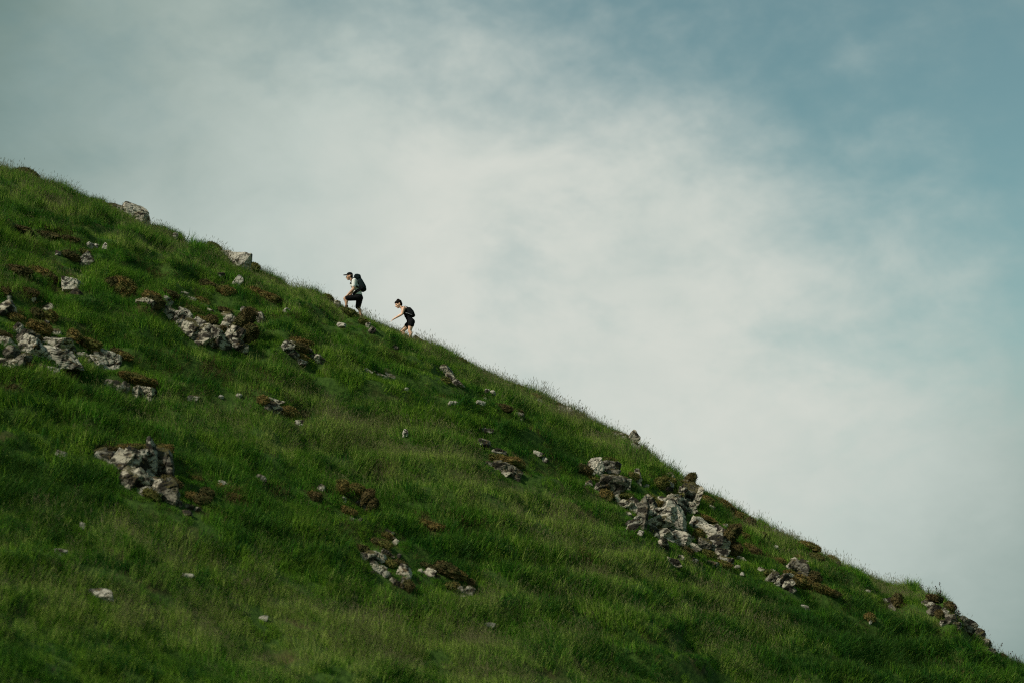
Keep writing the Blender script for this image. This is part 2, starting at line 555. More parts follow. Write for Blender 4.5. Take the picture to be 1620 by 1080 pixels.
def add_moss(u, v, w, h, kind=0, tilt=-22.0, parent=None, name="moss_cap", lift=0.0, back=0.28):
    """a shaggy cushion of moss and dead turf, w x h photograph pixels"""
    moss_i[0] += 1
    rng = np.random.default_rng(moss_i[0] * 11 + 500)
    P, mpp = hit(u, v + 0.40 * h)
    wm, hm = w * mpp, h * mpp
    D = max(0.45 * wm, 0.9 * hm)
    d, f = ico(4)
    n1 = fbm(d[:, 0] * 1.7 + moss_i[0], d[:, 1] * 1.7, d[:, 2] * 1.7, 4, 0.55, 40 + moss_i[0])
    p = d * (1 + 0.26 * n1)[:, None]
    p[:, 2] = np.where(p[:, 2] < 0, p[:, 2] * 1.15, np.sign(p[:, 2]) * np.abs(p[:, 2]) ** 0.8)
    p = p * np.array([wm * 0.5, D * 0.5, hm * 0.62])
    M = rot_y(R(-tilt)) @ rot_z(rng.uniform(-0.25, 0.25))
    p = p @ M.T
    c = np.array([P[0], P[1] + D * back, P[2] + hm * 0.44 + lift])
    nv = int(min(5200, max(600, 4200 * wm * (hm + D) / 0.6)))
    k = rng.integers(0, len(f), nv)
    bary = rng.dirichlet((1, 1, 1), nv)
    tri = p[f[k]]
    pts = (tri * bary[:, :, None]).sum(1)
    nr = np.cross(tri[:, 1] - tri[:, 0], tri[:, 2] - tri[:, 0])
    nr /= np.linalg.norm(nr, axis=1)[:, None] + 1e-9
    keep = (pts[:, 2] > -hm * 0.35)
    fv, ff = fuzz(rng, pts[keep], nr[keep], 0.050 + 0.03 * hm, 0.0035 + 0.002 * hm)
    verts = np.concatenate([p, fv])
    faces = np.concatenate([f, ff + len(p)])
    base = np.array(parent['_o']) if parent is not None else c
    o = mesh_obj(name, verts + (c - base), faces, M_MOSS[kind], parent)
    if parent is None:
        o.location = c
    EXC.append((c[0], c[1], wm * 0.38, D * 0.32))
    SHORT.append((P[0], P[1] - 0.22, max(0.28, wm * 0.6)))
    DRYS.append((P[0], P[1], max(0.4, wm * 0.75)))
    return o


def outcrop(name, label, blocks, moss=(), cat="rock outcrop", group="limestone outcrops on the slope"):
    us = [b[0] for b in blocks] + [m[0] for m in moss]
    vs = [b[1] + b[3] * 0.5 for b in blocks] + [m[1] + m[3] * 0.5 for m in moss]
    P, _ = hit(sum(us) / len(us), sum(vs) / len(vs))
    e = empty(name, P)
    e['_o'] = [float(q) for q in P]
    for b in blocks:
        add_rock(*b, parent=e)
    for m in moss:
        add_moss(*m, parent=e, lift=0.40 * m[3] / 48.0, back=0.12)
    del e['_o']
    tag(e, label, cat, group)
    return e


def stone(label, u, v, w, h, tilt=-20, mat=0):
    o = add_rock(u, v - 1, w * 1.12, h * 1.15, tilt, 3 if mat == 0 else mat, None, "stone", 0.03)
    return tag(o, label, "stone", "loose pale stones in the grass")


def hummock(label, pieces):
    """brown turf lumps: one shaggy mesh, or an Empty with several"""
    g = "brown mossy turf hummocks"
    if len(pieces) == 1:
        return tag(add_moss(*pieces[0], name="turf_hummock"), label, "hummock", g)
    P, _ = hit(pieces[0][0], pieces[0][1] + pieces[0][3] * 0.5)
    e = empty("turf_hummock", P)
    e['_o'] = [float(q) for q in P]
    for m in pieces:
        add_moss(*m, parent=e, name="moss_cushion")
    del e['_o']
    return tag(e, label, "hummock", g)


# ------------------------------------------------------------------ rocks, placed on the hillside where the photograph shows them
# blocks: (u, v, w, h, dip, material); moss: (u, v, w, h, kind, dip)
outcrop("skyline_boulder", "grey cracked boulder jutting from the skyline at the upper left",
        [(186, 329, 32, 15, -20, 1), (209, 335, 40, 20, -20, 4), (221, 343, 22, 20, -32, 0)], [(176, 325, 20, 7, 2)], "boulder", "boulders on the skyline")
outcrop("skyline_boulder", "pale split boulder on the skyline uphill of the two hikers",
        [(377, 400, 28, 20, -6, 3), (381, 418, 24, 26, -14, 3), (359, 400, 14, 9, -20, 3)], [(402, 424, 24, 9, 1, -35)], "boulder", "boulders on the skyline")
outcrop("skyline_boulder", "flat pale rock right by the capped hiker's front foot",
        [(522, 464, 13, 7, -28, 1), (532, 469, 13, 9, -30, 0), (549, 489, 13, 7, -30, 0)], [(519, 461, 16, 6, 1), (556, 499, 28, 8, 1, -32)], "boulder", "boulders on the skyline")
outcrop("skyline_boulder", "dark low rock on the skyline just below the woman's feet",
        [(664, 536, 22, 8, -26, 2), (674, 540, 9, 8, -20, 1)], [(660, 533, 16, 5, 1)], "boulder", "boulders on the skyline")
outcrop("skyline_boulder", "brown-topped rock on the skyline beside the small lone thistle",
        [(894, 652, 22, 14, -30, 1), (886, 646, 12, 8, -25, 2)], [(889, 643, 22, 7, 1, -28)], "boulder", "boulders on the skyline")
outcrop("skyline_boulder", "slanting grey slab on the skyline above the big right-hand outcrop",
        [(978, 690, 26, 9, -24, 1), (999, 698, 14, 22, -36, 0), (1005, 708, 12, 12, -30, 1)], [(985, 686, 30, 6, 1)], "boulder", "boulders on the skyline")

outcrop("boulder", "grey boulder with dark mossy brow above the big left outcrop",
        [(112, 452, 28, 18, -14, 4), (120, 465, 16, 10, -30, 1)], [(118, 444, 34, 6, 2)], "boulder", "boulders in the grass")
outcrop("boulder", "slanted grey slab below the three white pebbles at the upper left",
        [(130, 414, 16, 22, -48, 1), (91, 402, 8, 8, -20, 1)], [(112, 410, 30, 10, 2), (133, 402, 20, 7, 1)], "boulder", "boulders in the grass")

outcrop("rock_outcrop", "large pale slabby outcrop with rust moss at the left edge",
        [(50, 552, 26, 26, -10, 4), (82, 545, 46, 15, 8, 4), (86, 566, 56, 24, -4, 4), (80, 587, 22, 14, -14, 4), (88, 528, 15, 12, 0, 0),
         (128, 570, 26, 18, -24, 1), (146, 574, 20, 18, 20, 4), (172, 572, 38, 26, -8, 4), (106, 556, 20, 14, -20, 2), (66, 582, 14, 8, -10, 1),
         (38, 538, 22, 30, -60, 2), (30, 570, 18, 22, -40, 2)],
        [(62, 526, 44, 15, 0), (116, 538, 24, 14, 0, -30), (141, 551, 46, 13, 0), (197, 568, 26, 9, 0), (55, 540, 24, 10, 2), (186, 560, 22, 7, 2), (45, 580, 22, 6, 0)])
outcrop("rock_outcrop", "white-streaked rocks cut by the left edge of the picture",
        [(6, 490, 20, 22, -50, 0), (6, 545, 26, 15, -20, 0), (8, 574, 26, 14, -10, 0), (26, 522, 14, 16, -20, 1), (12, 560, 24, 16, 0, 2), (12, 470, 10, 8, -20, 1)],
        [(22, 507, 36, 10, 0), (8, 534, 26, 7, 2), (8, 465, 20, 8, 2)])
outcrop("rock_outcrop", "two small pale rocks under brown turf above the left outcrop",
        [(76, 488, 17, 14, -34, 0), (52, 474, 7, 9, -20, 1), (72, 512, 10, 10, -10, 0)], [(48, 468, 26, 10, 2), (80, 506, 22, 12, 0, -36), (58, 502, 22, 12, 2)])
outcrop("rock_outcrop", "white-faced rocks under a brown moss brow below the left outcrop",
        [(182, 610, 22, 13, -30, 0), (196, 613, 12, 14, -20, 2), (214, 622, 10, 20, -10, 0), (231, 624, 26, 17, -4, 0)],
        [(214, 606, 64, 12, 0, -14), (243, 614, 20, 12, 2, -40)])
outcrop("rock_outcrop", "dark square-topped outcrop with vertical pale ribs and a rust moss cap",
        [(155, 716, 18, 12, -10, 2), (166, 724, 22, 18, -20, 1), (188, 732, 26, 30, -30, 0), (206, 736, 20, 36, -8, 0), (222, 736, 18, 38, 0, 1), (238, 734, 16, 42, 0, 1),
         (256, 738, 24, 40, 4, 2), (266, 728, 8, 16, -10, 0), (265, 744, 8, 16, -20, 0), (200, 758, 26, 22, -30, 0), (222, 764, 28, 26, -24, 0), (247, 768, 30, 18, -24, 0),
         (262, 782, 40, 26, -30, 2), (232, 780, 30, 16, -30, 1), (283, 797, 9, 9, -10, 0)],
        [(222, 716, 84, 10, 0, -3), (256, 719, 34, 14, 0, -5), (170, 714, 42, 6, 2, -3), (268, 776, 36, 18, 2, -30), (240, 788, 30, 10, 1, -30)])
outcrop("rock_outcrop", "crumbled dark rocks just right of the square-topped outcrop",
        [(312, 806, 8, 8, -10, 0), (300, 802, 12, 8, -20, 2), (296, 812, 14, 8, -20, 1)], [(302, 790, 20, 10, 0), (320, 798, 26, 14, 2), (328, 786, 22, 12, 2)])
outcrop("rock_outcrop", "long jagged grey rib of rock running down the left slope",
        [(231, 478, 20, 10, -24, 0), (262, 480, 14, 12, -30, 1), (266, 496, 24, 16, -36, 0), (282, 508, 26, 24, -36, 1), (300, 522, 26, 22, -36, 0), (292, 498, 20, 14, -30, 1),
         (320, 532, 28, 28, -36, 0), (312, 516, 22, 16, -30, 1), (340, 540, 26, 26, -36, 1), (338, 524, 16, 16, -30, 2), (296, 474, 26, 8, -24, 1), (290, 466, 14, 8, -24, 1)],
        [(240, 476, 30, 12, 0), (246, 486, 28, 14, 2), (308, 500, 30, 12, 1), (318, 510, 20, 8, 0), (270, 470, 34, 8, 2), (334, 512, 20, 12, 2)])
outcrop("rock_outcrop", "tall ribbed limestone knob with black hollow on its right, left slope",
        [(356, 500, 16, 10, -14, 0), (360, 518, 22, 30, -16, 0), (366, 534, 24, 30, -22, 0), (372, 546, 20, 18, -28, 1), (382, 552, 16, 14, -24, 0), (352, 546, 16, 12, -30, 1)],
        [(384, 526, 22, 36, 2, -38), (394, 538, 24, 22, 2, -34), (356, 494, 24, 6, 2), (350, 530, 12, 14, 2)])
outcrop("rock_outcrop", "white chips on a small brown ledge above the ribbed knob",
        [(326, 484, 12, 9, -30, 0), (332, 492, 11, 7, -20, 0), (318, 482, 8, 7, -20, 1)], [(320, 480, 26, 8, 0, -26)])
outcrop("rock_outcrop", "small rocks half sunk in turf right of the ribbed knob",
        [(388, 492, 13, 9, -14, 1), (403, 502, 18, 14, -14, 2), (411, 504, 10, 16, 10, 0)], [(398, 496, 22, 8, 1)])
outcrop("rock_outcrop", "brown-capped ledge of rubble below the capped hiker",
        [(452, 550, 14, 16, -24, 1), (460, 544, 12, 10, -14, 0), (488, 554, 10, 6, -14, 0), (502, 570, 16, 13, -20, 0), (492, 564, 8, 7, -20, 0), (474, 572, 18, 8, -14, 1), (462, 560, 18, 10, -20, 2)],
        [(478, 546, 42, 9, 0, -16), (476, 554, 30, 10, 2, -16), (476, 568, 24, 8, 0)])
outcrop("rock_outcrop", "leaning dark slab with white edge just below the woman hiker",
        [(582, 515, 7, 9, -20, 0), (588, 523, 9, 13, -46, 2)], [(576, 512, 20, 6, 1)])
outcrop("rock_outcrop", "thin line of low pale rocks in the grass under the hikers",
        [(581, 587, 13, 6, -26, 0), (598, 592, 26, 5, -22, 0), (617, 596, 17, 8, -14, 0)], [])
outcrop("rock_outcrop", "pair of pale ribbed rocks midway between the woman and the right outcrop",
        [(706, 590, 18, 12, -36, 0), (714, 598, 14, 8, -36, 0), (721, 605, 17, 10, -34, 1)], [(706, 604, 16, 7, 1)])
outcrop("rock_outcrop", "curved ledge with orange moss crest in the middle of the slope",
        [(778, 735, 22, 7, -10, 1), (792, 739, 24, 12, -16, 2), (808, 746, 26, 16, -24, 2), (816, 755, 14, 10, -34, 0), (800, 748, 14, 8, -24, 0)],
        [(798, 731, 50, 9, 0, -10), (818, 738, 26, 12, 0, -30)])
outcrop("rock_outcrop", "small stones by a dark earthy hollow at mid slope near the skyline",
        [(824, 665, 9, 6, -6, 0), (820, 658, 14, 9, -14, 2)], [(795, 649, 34, 9, 2, -14), (818, 655, 22, 8, 2, -20)])
outcrop("rock_outcrop", "reddish-brown small rock near the skyline right of centre",
        [(846, 634, 8, 8, -24, 0), (853, 637, 10, 10, -24, 1)], [(848, 630, 18, 7, 0, -24)])
outcrop("rock_outcrop", "spotted pointed rock and mossy neighbour topping the right-hand outcrop",
        [(943, 739, 22, 26, -22, 4), (966, 740, 24, 18, -8, 1), (968, 750, 20, 12, -10, 2)], [(966, 730, 28, 6, 1, -6), (925, 748, 26, 12, 2)])
outcrop("rock_outcrop", "cluster of broken pale rocks under the spotted pointed rock",
        [(932, 765, 12, 10, -24, 0), (946, 770, 12, 12, -24, 0), (962, 761, 18, 10, -16, 0), (972, 774, 17, 14, -6, 0), (988, 767, 17, 19, -24, 0), (968, 772, 34, 24, -14, 2),
         (978, 790, 9, 13, 10, 0), (990, 798, 20, 14, -10, 0), (1000, 800, 14, 18, 0, 0), (994, 812, 11, 6, -4, 0), (1001, 832, 10, 22, -44, 1), (994, 828, 8, 12, -40, 1)],
        [(974, 757, 32, 6, 1, -10), (940, 760, 24, 5, 1), (988, 787, 30, 7, 1, -8), (960, 788, 22, 12, 0), (1003, 757, 18, 9, 0)])
outcrop("rock_outcrop", "massive pale limestone face at the heart of the right-hand outcrop",
        [(1028, 801, 18, 20, 0, 0), (1048, 792, 14, 10, -10, 0), (1064, 792, 20, 14, -10, 0), (1058, 800, 34, 12, -8, 1), (1040, 816, 44, 20, 10, 4), (1058, 812, 24, 18, 14, 4), (1069, 824, 24, 34, 10, 4), (1074, 804, 18, 26, 4, 1),
         (1046, 828, 36, 16, 16, 0), (1034, 828, 22, 12, 20, 0), (1016, 818, 14, 36, 0, 2)],
        [(1062, 785, 38, 6, 1, -4), (1042, 802, 12, 10, 0), (1030, 790, 22, 7, 1)])
outcrop("rock_outcrop", "rough spur of rock at the foot of the massive pale face",
        [(1034, 842, 16, 14, -40, 1), (1046, 846, 18, 20, -36, 0), (1058, 852, 20, 18, -30, 0), (1072, 857, 28, 22, -14, 4), (1050, 862, 14, 12, -20, 0), (1081, 864, 9, 13, -10, 0), (1060, 840, 24, 10, -20, 2),
         (1066, 890, 22, 10, -14, 0), (1078, 884, 9, 9, -20, 0)],
        [(1040, 836, 18, 6, 2), (1086, 874, 24, 8, 2)])
outcrop("rock_outcrop", "knobbly upright rocks near the skyline on the right-hand outcrop",
        [(1010, 756, 7, 22, 0, 0), (1061, 756, 11, 17, 6, 0), (1056, 772, 16, 16, -10, 1), (1050, 764, 12, 10, -20, 0), (1022, 769, 8, 6, -10, 0)],
        [(1046, 770, 26, 14, 1, 16), (1062, 766, 16, 10, 0)])
outcrop("rock_outcrop", "mossy hollow boulder against the skyline on the right-hand outcrop",
        [(1084, 762, 10, 12, -30, 0), (1078, 785, 10, 22, -16, 0), (1090, 784, 24, 26, -20, 2), (1102, 792, 9, 30, -24, 0), (1092, 804, 18, 15, 0, 0), (1080, 800, 14, 18, 0, 1), (1096, 778, 18, 10, -36, 0)],
        [(1085, 773, 24, 11, 0, -22), (1092, 760, 15, 18, 2, -30)])
outcrop("rock_outcrop", "wedge of split slabs on the lower right of the big outcrop",
        [(1106, 832, 24, 20, -16, 4), (1118, 840, 24, 20, -20, 4), (1100, 826, 10, 12, -10, 1), (1138, 842, 20, 18, -30, 0), (1130, 860, 18, 22, -20, 1), (1140, 864, 20, 24, -10, 0), (1126, 852, 12, 14, -20, 0), (1141, 878, 16, 16, -14, 0),
         (1150, 887, 16, 10, -20, 1), (1172, 885, 14, 8, -40, 0), (1166, 898, 8, 9, -10, 0), (1091, 850, 13, 6, -4, 0), (1098, 866, 16, 10, -34, 0), (1114, 862, 24, 14, -20, 2), (1098, 886, 12, 7, -24, 1), (1126, 892, 16, 8, -14, 1), (1108, 872, 10, 8, -14, 1)],
        [(1116, 822, 40, 6, 0, -18), (1156, 862, 20, 32, 2, -40), (1164, 876, 22, 16, 2, -36), (1106, 851, 18, 13, 0), (1146, 896, 26, 8, 0), (1120, 880, 30, 8, 1), (1150, 850, 16, 10, 1)])
outcrop("rock_outcrop", "small white rock on a moss bank between outcrop and skyline at right",
        [(1127, 804, 9, 10, 0, 0), (1158, 820, 7, 6, -20, 0), (1146, 832, 10, 8, -14, 1)], [(1118, 794, 26, 9, 0), (1142, 802, 36, 12, 0), (1154, 810, 22, 10, 2)])
outcrop("rock_outcrop", "black-shadowed rock crowned with white patches on the lower right slope",
        [(1250, 896, 12, 8, -10, 1), (1256, 890, 12, 12, -20, 0), (1271, 889, 12, 9, -20, 0), (1265, 898, 26, 18, -24, 2), (1270, 909, 20, 8, -20, 0), (1276, 916, 14, 8, -34, 0), (1284, 922, 13, 8, -40, 0)],
        [(1266, 886, 18, 7, 0), (1290, 920, 22, 14, 2, -30), (1262, 918, 30, 8, 0, -24)])
outcrop("rock_outcrop", "two parallel tilted slabs below the black-shadowed rock at right",
        [(1206, 901, 12, 7, -36, 0), (1224, 905, 12, 8, -40, 0), (1222, 915, 9, 18, -50, 1), (1230, 924, 10, 10, -40, 1), (1238, 918, 11, 24, -46, 0), (1246, 928, 14, 14, -44, 0), (1253, 934, 10, 9, -40, 0)],
        [(1250, 914, 24, 10, 0, -24), (1270, 926, 34, 14, 0, -28), (1256, 926, 18, 12, 2, -34), (1218, 910, 20, 8, 1), (1304, 936, 36, 9, 0, -22), (1318, 942, 24, 8, 2, -20)])
outcrop("rock_outcrop", "crumbling brown bank with pale bits just below the right skyline",
        [(1292, 874, 12, 6, -14, 0), (1284, 878, 10, 8, -20, 1), (1325, 890, 8, 10, -20, 0), (1300, 882, 10, 7, -20, 1)], [(1282, 868, 36, 9, 0, -20), (1318, 882, 26, 10, 0, -26), (1292, 884, 26, 8, 1)])
outcrop("rock_outcrop", "dark shaggy rock left of the plant-topped skyline crag",
        [(1402, 949, 9, 5, -10, 0), (1412, 951, 14, 8, -10, 1), (1414, 960, 14, 12, -20, 2)], [(1420, 956, 18, 16, 2, -20)])
outcrop("rock_outcrop", "skyline crag with undercut turf lip at the lower right corner",
        [(1468, 953, 14, 10, -20, 1), (1476, 957, 14, 8, -20, 1), (1484, 964, 18, 10, -24, 2), (1495, 965, 9, 7, -10, 1), (1478, 967, 16, 9, -24, 2), (1499, 971, 9, 10, -10, 1), (1494, 984, 12, 9, -20, 1), (1508, 980, 14, 14, -20, 2), (1513, 988, 14, 10, -20, 1),
         (1528, 991, 28, 14, -22, 2), (1520, 983, 18, 10, -22, 2), (1540, 993, 18, 14, -24, 2), (1546, 1002, 18, 18, -24, 2), (1558, 1014, 18, 11, -24, 1), (1551, 1006, 14, 12, -20, 2), (1567, 1020, 16, 10, -28, 2), (1578, 1030, 14, 9, -36, 2)],
        [(1482, 950, 34, 7, 2, -22), (1504, 965, 18, 12, 2, -34), (1534, 981, 34, 8, 2, -26), (1554, 1002, 18, 8, 1, -36), (1488, 976, 16, 10, 2), (1586, 1037, 14, 10, 2, -40)])
outcrop("rock_outcrop", "blocky cracked rocks in the dark lower middle of the slope",
        [(581, 881, 18, 15, -16, 0), (600, 882, 20, 12, -34, 0), (590, 895, 16, 11, -34, 0), (600, 902, 18, 12, -34, 0), (612, 875, 15, 7, -34, 0), (608, 908, 12, 10, -30, 1), (588, 906, 10, 6, -36, 1), (575, 884, 8, 14, -10, 2)],
        [(574, 871, 20, 7, 2), (602, 861, 36, 7, 2, -14), (610, 866, 22, 8, 1), (618, 896, 22, 8, 1)])
outcrop("rock_outcrop", "white oval rock with dark rubble beside the blocky cracked rocks",
        [(640, 905, 20, 15, -20, 0), (631, 879, 8, 8, -20, 0), (616, 843, 13, 7, -24, 0), (625, 858, 9, 10, -36, 0), (622, 918, 14, 6, -30, 0), (638, 919, 12, 10, -20, 0), (630, 925, 14, 7, -24, 1), (622, 850, 10, 6, -30, 2)],
        [(634, 894, 26, 6, 2, -20), (646, 933, 20, 12, 2, -30), (612, 852, 18, 8, 0)])
outcrop("rock_outcrop", "low rust-brown bank with white ends in the lower middle",
        [(665, 905, 9, 8, -20, 0), (682, 907, 15, 11, -24, 0), (693, 913, 9, 5, -10, 0), (739, 938, 12, 16, -30, 0), (728, 930, 10, 8, -24, 1), (732, 944, 10, 7, -40, 1)],
        [(678, 899, 30, 6, 2), (706, 908, 44, 14, 2, -22), (728, 915, 26, 9, 0, -26), (714, 931, 22, 9, 0, -4), (744, 926, 12, 9, 2)])
outcrop("rock_outcrop", "overhanging orange moss tussocks with dark hollow above the cracked rocks",
        [(569, 799, 13, 14, -30, 1), (544, 792, 7, 10, 0, 0), (556, 820, 8, 5, -14, 0), (570, 822, 7, 6, -14, 2)],
        [(542, 779, 20, 18, 0, -4), (564, 781, 28, 13, 0, -14), (580, 800, 14, 26, 2, -44), (588, 808, 16, 18, 2, -40), (552, 812, 26, 8, 0)])
outcrop("rock_outcrop", "low brown rocks trailing right from the white-faced rocks, left middle",
        [(432, 634, 26, 6, -12, 0), (430, 644, 24, 14, -26, 1), (422, 644, 14, 10, -20, 2), (474, 669, 14, 7, -10, 1)], [(416, 638, 18, 11, 0), (458, 658, 34, 12, 0, -20), (482, 664, 16, 12, 2)])

hummock("dark brown turf hump on the skyline at the far upper left", [(40, 268, 36, 14, 2, -10), (50, 262, 24, 9, 1, -10)])
hummock("large rounded rust-brown moss hump alone on the upper left slope", [(190, 456, 44, 28, 0, -24), (176, 450, 24, 16, 2, -10)])
hummock("dark brown peaty bank strip near the left edge, upper slope", [(30, 362, 44, 8, 2, -14), (72, 372, 50, 9, 2, -14), (108, 378, 34, 8, 2, -16)])
hummock("dark bank with brown crest at the left edge above the outcrops", [(26, 428, 44, 12, 2, -10), (62, 432, 40, 14, 0, -16), (78, 440, 24, 12, 2)])
hummock("left one of two rusty turf banks on the upper slope", [(330, 452, 32, 11, 2, -24), (358, 462, 32, 14, 0, -22)])
hummock("right one of two rusty turf banks on the upper slope", [(404, 462, 28, 11, 0, -24), (424, 470, 34, 12, 0, -20), (436, 474, 18, 9, 2)])
hummock("dark turf knob on the skyline just above the big right outcrop", [(1036, 716, 16, 11, 2, -30), (1048, 726, 18, 6, 1, -38)])
hummock("long mossy brow under the skyline right of the big outcrop", [(1172, 818, 28, 11, 0, -24), (1184, 828, 16, 18, 2, -40), (1162, 836, 26, 10, 1), (1176, 848, 26, 9, 0)])
hummock("brown grassy ledge strip in the middle of the lower slope", [(672, 828, 36, 9, 0, -14), (694, 836, 36, 11, 0, -14)])
hummock("small round moss tussock left of the orange overhanging moss", [(499, 787, 20, 14, 2, -4), (492, 782, 10, 8, 0, 0)])
hummock("small orange moss mound low on the right slope", [(1376, 978, 18, 13, 0, -14)])
hummock("small dark rusty mound at the left edge below the outcrops", [(18, 618, 28, 16, 2, -10)])
hummock("nearest of three rust tussocks right of the square-topped outcrop", [(312, 758, 20, 9, 0)])
hummock("middle one of three rust tussocks right of the square-topped outcrop", [(350, 772, 16, 8, 0)])
hummock("farthest of three rust tussocks right of the square-topped outcrop", [(372, 786, 20, 9, 0)])
hummock("small turf bump on the skyline downhill of the woman hiker", [(730, 563, 24, 8, 1, -24)])
hummock("low mossy bump on the skyline midway between hikers and lone thistle", [(824, 606, 18, 7, 1, -26)])
hummock("brown turf bump on the skyline uphill of the capped hiker", [(338, 388, 24, 9, 1, -24)])
hummock("brown lip of turf on the skyline right of the big outcrop", [(1122, 772, 22, 7, 2, -32)])
hummock("brown turf strip just above the black-shadowed rock at right", [(1232, 887, 22, 7, 0, -8)])
hummock("brown moss bank right of the wedge of split slabs", [(1184, 866, 22, 10, 0, -14), (1196, 872, 18, 9, 2)])
hummock("small olive moss lump under the skyline right of the mossy brow", [(1206, 846, 14, 8, 1)])

stone("left one of three white pebbles in a row, upper left slope", 141, 390, 12, 6)
stone("middle one of three white pebbles in a row, upper left slope", 152, 392, 8, 6)
stone("right one of three white pebbles in a row, upper left slope", 166, 393, 9, 8)
stone("tiny white stone just below the skyline uphill of the pale split boulder", 276, 375, 7, 7)
stone("pale stone in the brown ledge above the rusty turf banks", 348, 437, 10, 7, -20, 1)
stone("tilted pale stone between the two rusty turf banks", 374, 448, 10, 16, -40, 0)
stone("small white stone alone in the grass left of the capped hiker", 455, 494, 9, 6)
stone("white stone in grass below the capped hiker's feet", 541, 517, 10, 7, -6)
stone("small brownish stone right of the white-faced rocks, left middle", 306, 633, 14, 9, -20, 1)
stone("tiny white stone left of the low brown trailing rocks", 349, 630, 6, 5)
stone("tiny tilted white stone nearest the low brown trailing rocks", 378, 628, 9, 6, -34)
stone("flat pale stone in rust tussocks right of the square-topped outcrop", 351, 766, 13, 5)
stone("small grey rock with rusty turf in the lower left middle", 413, 760, 13, 9, -20, 1)
stone("small white rock in shade left of the square-topped outcrop", 95, 722, 17, 10, -10)
stone("little upright white stone in the lower left grass", 130, 836, 9, 8, -10)
stone("flat white stone in the lower left grass below the upright one", 95, 876, 16, 7)
stone("broad low pale stone in the blurred grass at the lower left", 157, 944, 38, 13, -10)
stone("flat pale sliver stone in the lower left middle grass", 296, 914, 16, 6, -10)
stone("small flat white stone at the bottom, left of centre", 416, 981, 12, 6, -6)
stone("small flat white stone at the bottom, centre", 775, 992, 13, 6, -6)
stone("tiny white upright stone alone in mid-slope grass", 641, 688, 8, 10, 0)
stone("tiny white stone below the thin line of low pale rocks", 643, 618, 6, 4)
stone("low white stone in a brown scrape right of mid slope", 718, 640, 14, 5, -8, 0)
stone("lower white stone of a trio right of mid slope", 760, 641, 12, 7, -8)
stone("upper white stone of a trio right of mid slope", 767, 634, 7, 5)
stone("left chip of two white chips high on mid slope", 770, 621, 7, 5)
stone("right chip of two white chips high on mid slope", 780, 623, 8, 4)
stone("flat pale stone above the pitted white rock at mid slope", 771, 683, 16, 5, -6)
stone("pitted white rock above the orange-crested curved ledge", 764, 704, 16, 11, -24, 1)
stone("grey flat rock right of the pitted white rock", 790, 716, 20, 6, -18, 1)
stone("pale flat stone right of the curved ledge, in dark grass", 850, 720, 12, 5)
stone("small grey stone between curved ledge and spotted pointed rock", 862, 730, 7, 6, -24, 1)
stone("white stone under the skyline right of the big outcrop", 1227, 844, 8, 9, 10)
stone("white fleck of stone on the bank above the black-shadowed rock", 1228, 868, 6, 5)
stone("tiny white stone below the wedge of split slabs", 1174, 910, 5, 5)
stone("round white stone alone low on the right slope", 1274, 963, 10, 7, 0)
stone("tiny flat white stone on the lower right slope near the crag", 1373, 937, 7, 4)
stone("tiny white stone beside the small orange moss mound", 1378, 985, 5, 7)
stone("pale chip of stone below the cluster of broken pale rocks", 1013, 845, 8, 6)
stone("dull white stone at the foot of the small round moss tussock", 509, 773, 11, 8, -20, 1)
stone("white chip under the brown bank below the woman hiker", 626, 552, 7, 5)

for u, v, w in ((758, 850, 34), (735, 840, 24), (90, 375, 40), (280, 566, 40), (340, 590, 40), (420, 600, 30), (560, 850, 30), (520, 845, 30), (545, 870, 26), (870, 745, 30), (800, 655, 36),
                (860, 700, 30), (1190, 845, 40), (1220, 880, 36), (1290, 870, 30), (1330, 960, 30), (1410, 965, 30), (690, 640, 40), (320, 640, 36), (480, 660, 30), (400, 640, 30), (150, 640, 30),
                (1010, 860, 24), (550, 505, 30), (575, 535, 36), (620, 560, 36), (300, 790, 40), (380, 790, 36), (440, 800, 34), (520, 500, 30), (30, 480, 40), (1240, 830, 30), (905, 655, 24), (1020, 715, 24),
                (470, 520, 40), (250, 430, 40), (60, 400, 40), (1050, 1010, 30), (930, 880, 30), (640, 960, 40), (320, 900, 40)):
    P, mpp = hit(u, v)
    DRYS.append((P[0], P[1], w * mpp * 1.0))


# ------------------------------------------------------------------ hillside sheet
def axis(lo, hi, step, far_lo, far_hi):
    core = list(np.arange(lo, hi + 1e-6, step))
    out_hi, s = [], step
    x = hi
    while x < far_hi:
        s *= 1.22
        x += s
        out_hi.append(min(x, far_hi))
    out_lo, s, x = [], step, lo
    while x > far_lo:
        s *= 1.22
        x -= s
        out_lo.append(max(x, far_lo))
    return np.array(out_lo[::-1] + core + out_hi)


ax_x = axis(-23, 24, 0.16, -2500, 2500)
ax_y = axis(30, 84, 0.16, -2500, 3000)
TX, TY = np.meshgrid(ax_x, ax_y, indexing='ij')
TZ = terr(TX, TY)
nx, ny = TX.shape
vi = np.arange(nx * ny).reshape(nx, ny)
quads = np.stack([vi[:-1, :-1], vi[1:, :-1], vi[1:, 1:], vi[:-1, 1:]], -1).reshape(-1, 4)
me = bpy.data.meshes.new("hillside")
me.vertices.add(nx * ny)
me.vertices.foreach_set('co', np.stack([TX, TY, TZ], -1).reshape(-1))
me.loops.add(len(quads) * 4)
me.loops.foreach_set('vertex_index', quads.reshape(-1).astype(np.int32))
me.polygons.add(len(quads))
me.polygons.foreach_set('loop_start', (np.arange(len(quads)) * 4).astype(np.int32))
me.polygons.foreach_set('use_smooth', np.ones(len(quads), bool))
me.update(calc_edges=True)
me.materials.append(M_SOIL)
hill = bpy.data.objects.new("hillside", me)
COL.objects.link(hill)
tag(hill, "steep green hillside of turf falling from upper left to lower right", None, None, "structure")


